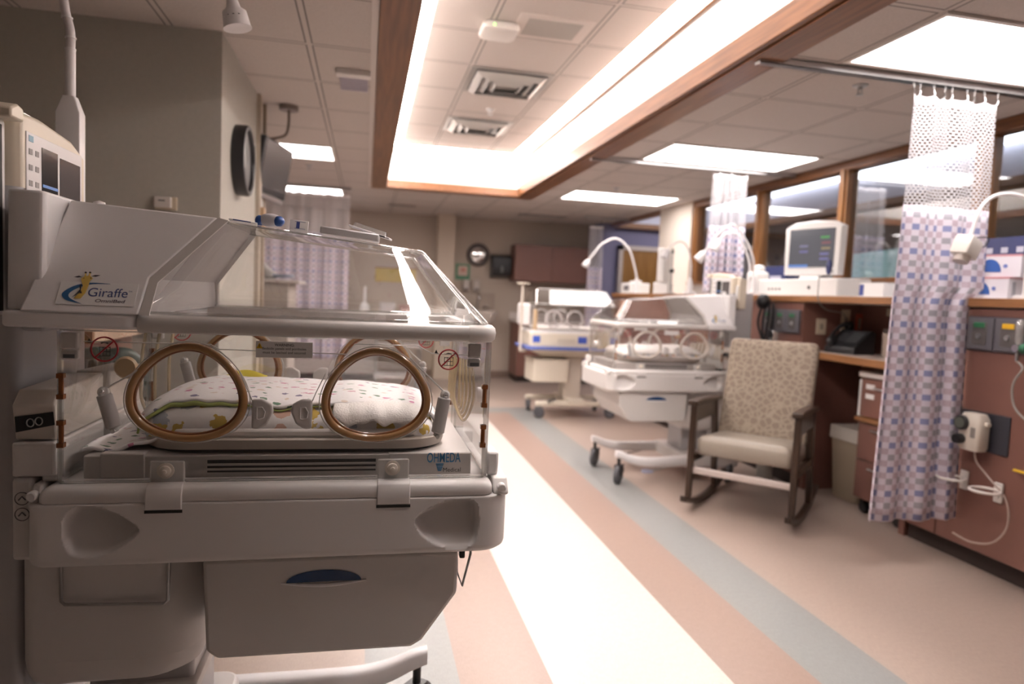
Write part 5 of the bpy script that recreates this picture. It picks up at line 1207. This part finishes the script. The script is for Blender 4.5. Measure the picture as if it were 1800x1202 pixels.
MB(Matrix.Rotation(R(16), 4, 'Y')).box((-.042, -.022, .004), (.050, .022, .008)).build('backing_paper', mat('pack_white', (.84, .82, .83), .4), pk2, bev=.001, seg=1)
MB(Matrix.Rotation(R(16), 4, 'Y')).loft([rrect(-.036, .040, -.016, .016, .006, 4, .008), rrect(-.034, .037, -.013, .013, .006, 4, .017)]).build('blister', clear_mat('blister', (.95, .95, .95), .1, 2, .25), pk2)
MB(Matrix.Rotation(R(16), 4, 'Y')).box((.02, -.0224, .0045), (.04, -.0218, .0075)).build('print', ink, pk2, smooth=0)
# ================================================================== rocking chair
ang = math.degrees(math.atan2(-.808, .589))       # local x runs along the chair front
ch = thing('rocking_chair', 'upholstered rocking chair with dark wood arms facing the aisle', 'chair', (2.195, 3.53, 0), ang+8)
# local frame: x across the front (toward the near side), y toward the back
def cb(a, b, nm, m=dark_wood, bev=.006, M=None): return MB(M).box(a, b).build(nm, m, ch, bev=bev)
sm = MB(); 
def seat_ring(z, g): return [(x, y, z - .04*(y/.56)) for x, y in rrect(-.262+g, .262-g, .0+g, .50-g, .03, 5)]
sm.loft([seat_ring(.352, .012), seat_ring(.362, 0), seat_ring(.44, 0), seat_ring(.462, .012), seat_ring(.473, .05), seat_ring(.477, .12)]).build('seat', vinyl_seat, ch, smooth=60)
bk_ = MB(); 
def back_ring(t, g):   # t along thickness
    pts = rrect(-.262+g, .262-g, .0+g, .70-g, .03, 5); c_, s_ = math.cos(R(17)), math.sin(R(17))
    return [(x, .405+v*s_+t*c_, .385+v*c_-t*s_) for x, v in pts]
bk_.loft([back_ring(-.012, .05), back_ring(0, .012), back_ring(.012, .0), back_ring(.075, 0), back_ring(.085, .01)]).build('backrest', upholstery, ch, smooth=60)
for sx in (-1, 1):
    x = sx*.285
    # rocker: arc through the floor
    pts = []
    for k in range(15):
        y = -.12+.86*k/14; z = ((y-.30)**2)*.42+.020
        pts.append((y, z))
    MB().prism([(y, z+.018) for y, z in pts]+[(y, z-.018) for y, z in reversed(pts)], 'x', x-.018, x+.018).build('rocker', dark_wood, ch, bev=.004)
    MB().loft([[(x+dx, -.03+dy, .085) for dx, dy in ((-.016, -.02), (.016, -.02), (.016, .02), (-.016, .02))], [(x+dx, .0+dy, .66) for dx, dy in ((-.018, -.024), (.018, -.024), (.018, .024), (-.018, .024))]]).build('leg', dark_wood, ch, bev=.004)
    MB().loft([[(x+dx, .50+dy, .045) for dx, dy in ((-.016, -.02), (.016, -.02), (.016, .02), (-.016, .02))], [(x+dx, .40+dy, .655) for dx, dy in ((-.018, -.024), (.018, -.024), (.018, .024), (-.018, .024))]]).build('leg', dark_wood, ch, bev=.004)
    MB().prism([(-.05, .655), (-.05, .685), (.10, .690), (.47, .672), (.47, .645), (.10, .66)], 'x', x-.030, x+.030).build('armrest', dark_wood, ch, bev=.006)
    MB().box((x-.014, .0, .55), (x+.014, .40, .66)).build('arm_panel', dark_wood, ch, bev=.004)
    MB().box((x-.014, .0, .30), (x+.014, .46, .345)).build('side_rail', dark_wood, ch, bev=.004)
MB().box((-.27, -.022, .235), (.27, .004, .275)).build('front_stretcher', mat('stretcher_wood', (.62, .54, .50), .3), ch, bev=.006)
MB().box((-.27, .43, .28), (.27, .455, .32)).build('rear_stretcher', mat('stretcher_wood2', (.35, .29, .26), .3), ch, bev=.006)
ch.scale = (1.05, 1.0, 1.0)
# ================================================================== far incubator (closed box type)
iso = thing('incubator', 'farthest incubator with blue stripe and four round clear portholes', 'incubator', (2.17, 7.03, 0))
isow = mat('iso_cream', (.66, .60, .50), .4)
MB().loft([rrect(-.50, .50, -.28, .28, .04, 5, z) for z in (.755, .90)]).build('body', isow, iso, bev=.01, smooth=40)
MB().loft([rrect(-.535, .535, -.315, .315, .05, 5, z) for z in (.725, .757)]).build('blue_bumper', mat('bumper_blue', (.10, .14, .40), .4), iso, bev=.006, smooth=40)
MB().loft([rrect(-.50, .50, -.28, .28, .04, 5, .728), rrect(-.30, .30, -.16, .16, .04, 5, .64)]).build('underside', isow, iso, smooth=40)
MB().loft([rrect(-.49, .49, -.275, .275, .03, 4, z) for z in (.90, .925)]).build('deck', hood_white, iso, smooth=40)
for xa, xb in ((-.47, -.39), (.02, .12), (.38, .46)): MB().box((xa, -.2845, .80), (xb, -.275, .87)).build('blue_control', mat('control_blue', (.05, .10, .45), .4), iso, bev=.008)
MB().box((-.20, -.2845, .80), (.0, -.278, .85)).build('control_panel', mat('panel_cream', (.55, .50, .42), .4), iso, bev=.003)
hz = [(.93, 1.0, 1.0), (1.20, 1.0, .985), (1.345, .90, .24), (1.355, .89, .20)]
MB().loft([rrect(-.45*a, .45*a, -.26*b, .26*b, .03, 4, z) for z, a, b in hz]).build('hood', acrylic, iso, smooth=38, solid=.004)
MB().box((-.36, -.045, 1.357), (.36, .045, 1.367)).build('hood_top', mat('iso_top', (.82, .80, .78), .4), iso, bev=.004)
for sy in (-1, 1):
    MB().tube([(x, sy*.258, 1.20) for x in (-.44, .44)], .006, 8).build('hood_edge', acrylic_edge, iso, smooth=60)
    for xc in (-.23, .0):
        o_ = MB().tube([(xc-.02+.085*math.cos(2*PI*k/30), sy*.264, 1.05+.085*math.sin(2*PI*k/30)) for k in range(30)], .0095, 8, closed=True).build('porthole_ring', mat('iso_ring', (.62, .58, .57), .3), iso, smooth=60)
for z0 in (.93, ):
    MB().box((-.40, -.22, .93), (.40, .22, .965)).build('mattress_pad', terry, iso, bev=.012)
MB().loft([rrect(-.565, -.47, -.14, .10, .03, 5, z) for z in (.97, 1.20)]).build('air_unit', hood_white, iso, bev=.02, smooth=40)
MB().box((-.46, -.27, .93), (-.43, -.20, 1.14)).build('side_latch', mat('tan_part', (.55, .40, .24), .3), iso, bev=.004)
MB().loft([rrect(-.43, -.04, -.20, .20, .02, 4, z) for z in (.375, .60)]).build('drawer_box', isow, iso, bev=.006, smooth=40)
MB().box((-.435, -.205, .60), (-.03, .205, .615)).build('drawer_lid', isow, iso, bev=.004)
MB().box((-.30, -.08, .61), (-.18, .08, .73)).build('drawer_post', isow, iso, bev=.006)
MB().box((-.06, -.09, .16), (.14, .09, .65)).build('lift_column', mat('iso_column', (.58, .52, .45), .4), iso, bev=.01)
MB().box((-.06, -.30, .13), (.14, .30, .20)).build('base_beam', isow, iso, bev=.01)
for sy in (-1, 1):
    lg2 = MB().box((-.40, sy*.24-.03, .125), (.46, sy*.24+.03, .18)).build('base_leg', isow, iso, bev=.012)
    for sx in (-.36, .43):
        MB(Matrix.Translation((sx, sy*.24, .06)) @ Matrix.Rotation(R(60*sy+20), 4, 'Z')).lathe([(0, -.022), (.05, -.022), (.06, -.014), (.06, .014), (.05, .022), (0, .022)], (0, 0, 0), 'y', 22).build('caster', rubber, lg2)
        MB(Matrix.Translation((sx, sy*.24, 0)) @ Matrix.Rotation(R(60*sy+20), 4, 'Z')).prism([(-.03, .05), (-.04, .12), (.03, .13), (.02, .05)], 'y', -.03, .03).build('caster_cover', rubber, lg2, bev=.008)
MB().tube([(-.25, -.24, .165), (-.28, -.30, .19), (-.2, -.30, .21)], .012, 8).build('brake_pedal', black_plastic, iso)
iv = bpy.data.objects.new('drip_pole', None); C.objects.link(iv); iv.parent = iso; iv.location = (-.57, -.15, 0)
MB().lathe([(0, .70), (.013, .70), (.013, 1.40), (0, 1.40)]).build('pole', mat('pole_cream', (.60, .54, .47), .4), iv)
MB().tube([(0, 0, .71), (.0, .0, .70), (.06, .04, .70), (.16, .10, .745)], .016, 10).build('support_arm', isow, iv, smooth=60)
b = MB(); b.lathe([(0, 1.40), (.05, 1.40), (.05, 1.415), (0, 1.415)], n=18)
for a in (0, 90, 180, 270): b.tube([(.03*math.cos(R(a)), .03*math.sin(R(a)), 1.41), (.06*math.cos(R(a)), .06*math.sin(R(a)), 1.40), (.065*math.cos(R(a)), .065*math.sin(R(a)), 1.42)], .005, 6)
b.build('hook_plate', isow, iv)
# ================================================================== far wall
uc = thing('wall_cupboard', 'brown two-door upper cupboard mounted on the far wall', 'cabinet', (2.73, 10.02, 1.50))
MB().box((-.58, -.16, 0), (.58, .18, .545)).build('carcass', cab_brown, uc, smooth=0)
for a, b_ in ((-.578, -.003), (.003, .578)): MB().box((a, -.18, .004), (b_, -.16, .541)).build('door', cab_brown, uc, bev=.003)
lc = thing('base_cabinet', 'brown base cabinet with pale top on the far wall under the cupboard', 'cabinet', (2.77, 9.90, 0))
MB().box((-.58, -.26, .09), (.60, .27, .88)).build('carcass', cab_brown, lc, smooth=0); MB().box((-.56, -.22, 0), (.60, .27, .09)).build('toe_kick', toe_black, lc, smooth=0)
MB().box((-.60, -.30, .88), (.62, .285, .92)).build('top', laminate, lc, bev=.004)
MB().box((-.60, .27, .92), (.62, .285, 1.02)).build('splash_strip', laminate, lc, smooth=0)
for k in range(3): MB().box((-.578+.393*k, -.28, .10), (-.19+.393*k, -.26, .875)).build('door', cab_brown, lc, bev=.003)
tr = tag(MB().lathe([(0, 0), (.03, 0), (.035, .08), (.012, .11), (.012, .14), (0, .14)], (2.32, 9.95, .92)).build('soap_bottle', paper), 'pale soap bottle on the far counter top', 'bottle')
mr = thing('round_mirror', 'round mirror with dark rim on the far wall beside the black dispenser', 'mirror', (1.645, 10.19, 1.872))
MB().lathe([(.145, 0), (.175, 0), (.175, .03), (.155, .04), (.145, .03)], (0, 0, 0), 'y', 40).build('rim', mat('rim_dark', (.08, .06, .055), .4), mr)
MB().lathe([(.150, .012), (.14, .018), (.11, .030), (.07, .040), (.03, .0445), (0, .045)], (0, 0, 0), 'y', 40).build('mirror_glass', mat('mirror', (.8, .8, .8), .04, 1), mr, smooth=80)
dp = thing('towel_dispenser', 'black paper towel dispenser on the far wall left of the brown cupboard', 'dispenser', (1.985, 10.19, 1.53))
MB().prism([(.01, 0), (-.20, .04), (-.22, .12), (-.20, .32), (-.14, .355), (.01, .355)], 'x', -.145, .145).build('housing', black_plastic, dp, bev=.01)
MB().box((-.02, -.235, .08), (.02, -.21, .18)).build('lever', mat('lever_grey', (.12, .13, .12), .4), dp, bev=.004)
sg2 = thing('wall_notice', 'small green and white notice on the far wall beneath the mirror', 'sign', (1.42, 10.195, 1.605))
MB().box((-.11, -.004, -.12), (.11, .004, .12)).build('sheet', mat('notice_green', (.10, .26, .16), .6), sg2, smooth=0)
MB().box((-.075, -.006, -.06), (.075, -.0035, .09)).build('picture', mat('notice_pink', (.55, .40, .34), .6), sg2, smooth=0)
MB().sphere((.01, -.007, .03), (.035, .003, .03), 12).build('print', mat('notice_red', (.5, .2, .15), .6), sg2)
sk = thing('hand_basin', 'grey wall-hung hand basin with chrome taps on the far wall', 'sink', (1.66, 9.95, .80))
MB().loft([[(x, y, z) for x, y in rrect(-.25*k, .25*k, -.26*k, .25, .12*k, 6)] for z, k in ((.0, .5), (.08, .8), (.22, 1), (.235, 1), (.235, .92), (.10, .7))]).build('basin', mat('basin', (.52, .46, .41), .3), sk, smooth=50)
MB().tube(catmull([(0, .20, .23), (0, .19, .42), (0, .12, .47), (0, .04, .44), (0, .03, .40)], 8, False), .014, 10).build('faucet', chrome, sk, smooth=60)
for sx in (-.1, .1): MB().tube([(sx, .2, .235), (sx, .2, .29), (sx*1.6, .14, .30)], .011, 8).build('tap_lever', chrome, sk, smooth=60)
MB().box((-.27, .235, .24), (.27, .245, .50)).build('splash_panel', mat('splash', (.36, .29, .235), .5), sk, smooth=0)
for k, (x, nm) in enumerate(((1.47, 'left'), (1.63, 'right'))):
    sd = thing('soap_dispenser', '%s of two small soap dispensers under the round mirror' % nm, 'dispenser', (x, 10.16, 1.32), 0, 'soap dispensers over the basin')
    MB().box((-.05, -.06, 0), (.05, .03, .17)).build('housing', mat('soap_grey', (.42, .37, .33), .4), sd, bev=.012)
    MB().box((-.03, -.075, .0), (.03, -.055, .04)).build('push_bar', mat('soap_dark', (.2, .17, .15), .4), sd, bev=.005)
# left alcove counter with lit film viewer, seen through the near canopy
cn = thing('counter', 'pale long counter along the far left wall behind the sheer curtain', 'counter', (-.65, 9.85, 0))
MB().box((-1.45, -.30, .88), (.85, .34, .93)).build('top', laminate, cn, bev=.004); MB().box((-1.42, -.27, .09), (.82, .34, .88)).build('carcass', mat('counter_body', (.46, .41, .38), .5), cn, smooth=0); MB().box((-1.40, -.22, 0), (.80, .34, .09)).build('toe_kick', toe_black, cn, smooth=0)
for k in range(4): MB().box((-1.41+.56*k, -.29, .10), (-.855+.56*k, -.27, .87)).build('door', mat('counter_door', (.50, .45, .42), .5), cn, bev=.003)
lb = thing('film_viewer', 'glowing white light box standing on the far left counter', 'light box', (-.72, 9.86, .93))
MB().box((-.32, -.03, .0), (.32, .10, .50)).build('housing', mat('viewer_grey', (.5, .48, .47), .5), lb, bev=.006); MB().box((-.29, -.034, .26), (.29, -.029, .47)).build('lit_panel', mat('viewer_lit', (.9, .9, .9), .5, emit=(1, .93, .95), es=1.6), lb, smooth=0)
yb_ = thing('notice_board', 'yellowish strip notice on the back wall left of the column', 'sign', (.42, 10.19, 1.50))
MB().box((-.30, -.012, -.10), (.30, 0, .10)).build('board', mat('strip_yellow', (.50, .38, .10), .7), yb_, bev=.003); MB().box((-.31, -.009, .10), (.31, 0, .115)).build('frame_strip', wood, yb_, smooth=0)
bt = tag(MB().lathe([(0, 0), (.06, 0), (.07, .10), (.05, .14), (.018, .17), (.018, .38), (0, .39)], (-.02, 9.75, .93)).build('spray_bottle', paper), 'white bottle standing on the right end of the far counter', 'bottle')
# equipment cart close behind the clock wall
ec = thing('equipment_cart', 'beige instrument cart with a round black dial behind the clock wall', 'cart', (-.83, 5.18, 0))
beige = mat('instrument_beige', (.42, .38, .345), .5)
MB().box((-.34, -.24, .10), (.30, .24, 1.29)).build('body', beige, ec, bev=.01); MB().box((-.36, -.27, 1.29), (.37, .27, 1.315)).build('top', mat('cart_top', (.48, .44, .41), .4), ec, bev=.006)
MB().lathe([(0, 0), (.042, 0), (.042, .018), (.030, .024), (0, .024)], (.06, -.24, 1.195), 'y', 24).build('dial', mat('dial_dark', (.10, .10, .10), .4), ec)
MB().box((-.02, -.245, 1.09), (.13, -.238, 1.11)).build('label_strip', dark_grey, ec, smooth=0)
for sx in (-.28, .24):
    for sy in (-.18, .18): MB().lathe([(0, -.015), (.045, -.015), (.05, -.01), (.05, .01), (.045, .015), (0, .015)], (sx, sy, .05), 'x', 18).build('caster', rubber, ec)
sc_ = thing('baby_scale', 'grey rounded device with blue tray on top of the beige instrument cart', 'scale', (-.80, 5.12, 1.315))
MB().loft([rrect(-.16*k, .16*k, -.12*k, .12*k, .05, 5, z) for z, k in ((0, .9), (.02, 1), (.05, .95), (.09, .62), (.11, .6))]).build('body', mat('device_grey', (.25, .24, .23), .4), sc_, smooth=50)
MB().loft([rrect(-.02, .28, -.10, .10, .05, 5, z) for z in (.015, .04)]).build('tray', mat('device_blue', (.16, .20, .27), .4), sc_, bev=.006, smooth=40)
MB().box((-.07, -.06, .11), (.05, .06, .20)).build('display_head', mat('device_pale', (.50, .46, .43), .4), sc_, bev=.012)
MB().lathe([(0, .2), (.022, .2), (.02, .42), (0, .42)]).build('column', mat('device_pale', (.50, .46, .43), .4), sc_)
st = thing('supply_cart', 'pale supply trolley behind the near canopy centre beside the sheer curtain', 'cart', (.42, 8.9, 0))
for z in (.15, .55, .95): MB().box((-.30, -.22, z), (.30, .22, z+.03)).build('shelf', mat('trolley', (.48, .44, .43), .4), st, bev=.004)
for sx in (-.28, .28):
    for sy in (-.2, .2):
        MB().lathe([(0, .08), (.012, .08), (.012, .975), (0, .975)], (sx, sy, 0), 'z', 10).build('post', steel, st); MB().lathe([(0, -.012), (.035, -.012), (.04, 0), (.035, .012), (0, .012)], (sx, sy, .04), 'x', 14).build('caster', rubber, st)
for k, (x, c_, h) in enumerate(((-.15, (.45, .42, .42), .14), (.10, (.35, .20, .18), .11))):
    q_ = thing('supply_tote', ('grey' if k == 0 else 'brownish') + ' tote on the top shelf of the pale supply trolley', 'box', (.42+x, 8.9, .98), 0, 'totes on the supply trolley')
    MB().loft([rrect(-.10*s, .10*s, -.14*s, .14*s, .02, 4, z) for z, s in ((0, .9), (h, 1), (h, .93), (.015, .85))]).build('tote_body', mat('tote_%d' % k, c_, .5), q_, smooth=40); MB().loft([rrect(-.105, .105, -.145, .145, .02, 4, z) for z in (h-.012, h-.004)], caps=False).build('rim', mat('tote_%d' % k, c_, .5), q_, smooth=40, solid=.004)
# ================================================================== clock, television, plate, pipes
ck = thing('wall_clock', 'round black-rimmed clock on the grey-green left wall', 'clock', (-.68, 3.80, 1.915), 90)
MB().lathe([(.150, .0), (.180, 0), (.182, .05), (.178, .062), (.165, .066), (.155, .060), (.152, .045)], (0, 0, 0), 'y', 48).build('rim', black_plastic, ck, smooth=50)
MB().lathe([(0, .03), (.158, .03), (.158, .036), (0, .036)], (0, 0, 0), 'y', 48).build('dial', mat('clock_face', (.62, .58, .57), .4), ck)
g = MB()
for k in range(12):
    a = 2*PI*k/12; x_, z_ = .128*math.sin(a), .128*math.cos(a)
    g.prism([(x_+dx*math.cos(a)+dz_*math.sin(a), z_-dx*math.sin(a)+dz_*math.cos(a)) for dx, dz_ in ((-.003, -.012), (.003, -.012), (.003, .012), (-.003, .012))], 'y', -.0372, -.0362)
g.build('hour_marks', ink, ck, smooth=0)
for L_, w_, a in ((.075, .005, 100), (.115, .0035, 40)):
    a = R(a); g = MB(); g.prism([(d*math.sin(a)+s*math.cos(a), d*math.cos(a)-s*math.sin(a)) for d, s in ((-.02, -w_), (-.02, w_), (L_, w_), (L_, -w_))], 'y', -.042, -.040); g.build('hand', ink, ck, smooth=0)
tv = thing('television', 'small black flat television on a ceiling arm beside the clock wall', 'television', (-.615, 4.66, 2.02), 78)
Mt = Matrix.Rotation(R(10), 4, 'X')
MB(Mt).box((-.26, -.02, -.17), (.26, .025, .17)).build('housing', black_plastic, tv, bev=.008); MB(Mt).box((-.235, -.0225, -.13), (.235, -.019, .15)).build('screen', mat('tv_screen', (.10, .095, .095), .25), tv, smooth=0)
MB(Mt).box((-.10, .025, -.10), (.10, .065, .10)).build('rear_cover', black_plastic, tv, bev=.01)
MB(Mt).box((-.2, -.03, -.20), (.2, .01, -.17)).build('speaker_bar', mat('tv_grey', (.22, .20, .20), .4), tv, bev=.004)
ta = MB(); ta.tube(catmull([(-.52, 4.62, ZC-.01), (-.52, 4.62, 2.30), (-.54, 4.63, 2.24), (-.60, 4.65, 2.22), (-.67, 4.67, 2.20), (-.675, 4.67, 2.10), (-.665, 4.67, 2.05)], 8, False), .009, 10); ta.lathe([(0, ZC-.03), (.06, ZC-.03), (.06, ZC), (0, ZC)], (-.52, 4.62, 0), 'z', 20)
tag(ta.build('ceiling_bracket', mat('bracket_brown', (.20, .16, .14), .4), smooth=60), 'curved metal ceiling bracket holding the small television', 'bracket')
tvc = MB(); tvc.tube(catmull([(-.69, 4.62, 2.0), (-.70, 4.60, 1.93), (-.67, 4.58, 1.82), (-.665, 4.56, 1.72)], 8, False), .006, 8); tag(tvc.build('white_cable', paper, smooth=60), 'white cable hanging behind the television', 'cable')
for k, y in enumerate((4.50, 4.56, 4.63)):
    o = MB().lathe([(0, .0), (.018, 0), (.018, ZC), (0, ZC)], (-.715+.02*k, y+.02, 0), 'z', 12).build('conduit_pipe', mat('conduit', (.36, .30, .23), .5), smooth=40)
    tag(o, ('vertical tan pipe nearest the clock wall corner', 'middle vertical tan pipe behind the television', 'farthest vertical tan pipe behind the television')[k], 'pipe', 'tan pipes behind the television')
wo = thing('wall_switch', 'tan switch box on the corner under the television', 'switch', (-.66, 4.455, 1.69), 90)
MB().box((-.03, -.03, -.09), (.03, 0, .06)).build('box_body', mat('switch_tan', (.48, .33, .20), .5), wo, bev=.004); MB().lathe([(0, 0), (.012, 0), (.012, .012), (0, .012)], (0, -.03, -.02), 'y', 12).build('knob', dark_grey, wo)
th = thing('thermostat', 'small ivory thermostat on the grey-green wall above the near incubator', 'thermostat', (-.915, 3.40, 1.626))
MB().box((-.045, -.012, -.030), (.05, 0, .030)).build('back_plate', ivory, th, bev=.003); MB().box((-.042, -.035, -.022), (.030, -.012, .028)).build('cover', mat('thermo_white', (.70, .66, .62), .4), th, bev=.004); MB().box((-.022, -.0358, .006), (.006, -.0345, .012)).build('display', dark_grey, th, smooth=0)
# hose and wooden shelf glimpsed under the hood at the left edge
gh = MB()
for k in range(3): gh.tube(catmull([(-.95+.07*k, 2.42, .02), (-.96+.07*k, 2.40, .5), (-.96+.07*k, 2.38, .95), (-.92+.07*k, 2.36, 1.03), (-.86+.07*k, 2.40, .98), (-.84+.07*k, 2.42, .70), (-.85+.07*k, 2.43, .02)], 8, False), .020, 10)
tag(gh.build('breathing_hose', hose_green, smooth=60), 'dark green corrugated hoses at the left edge behind the near incubator', 'hose')
sh = thing('side_shelf', 'wood-edged shelf at the left edge behind the near incubator', 'shelf', (-1.35, 2.75, 0))
MB().box((-.70, -.25, 1.05), (.46, .25, 1.09)).build('top', mat('shelf_cream', (.70, .52, .38), .5), sh, bev=.004); MB().box((-.70, -.268, 1.05), (.46, -.25, 1.09)).build('wood_edge', wood_edge, sh, smooth=0); MB().box((-.66, -.22, 0), (.42, .25, 1.05)).build('cabinet_body', cab_brown, sh, smooth=0)
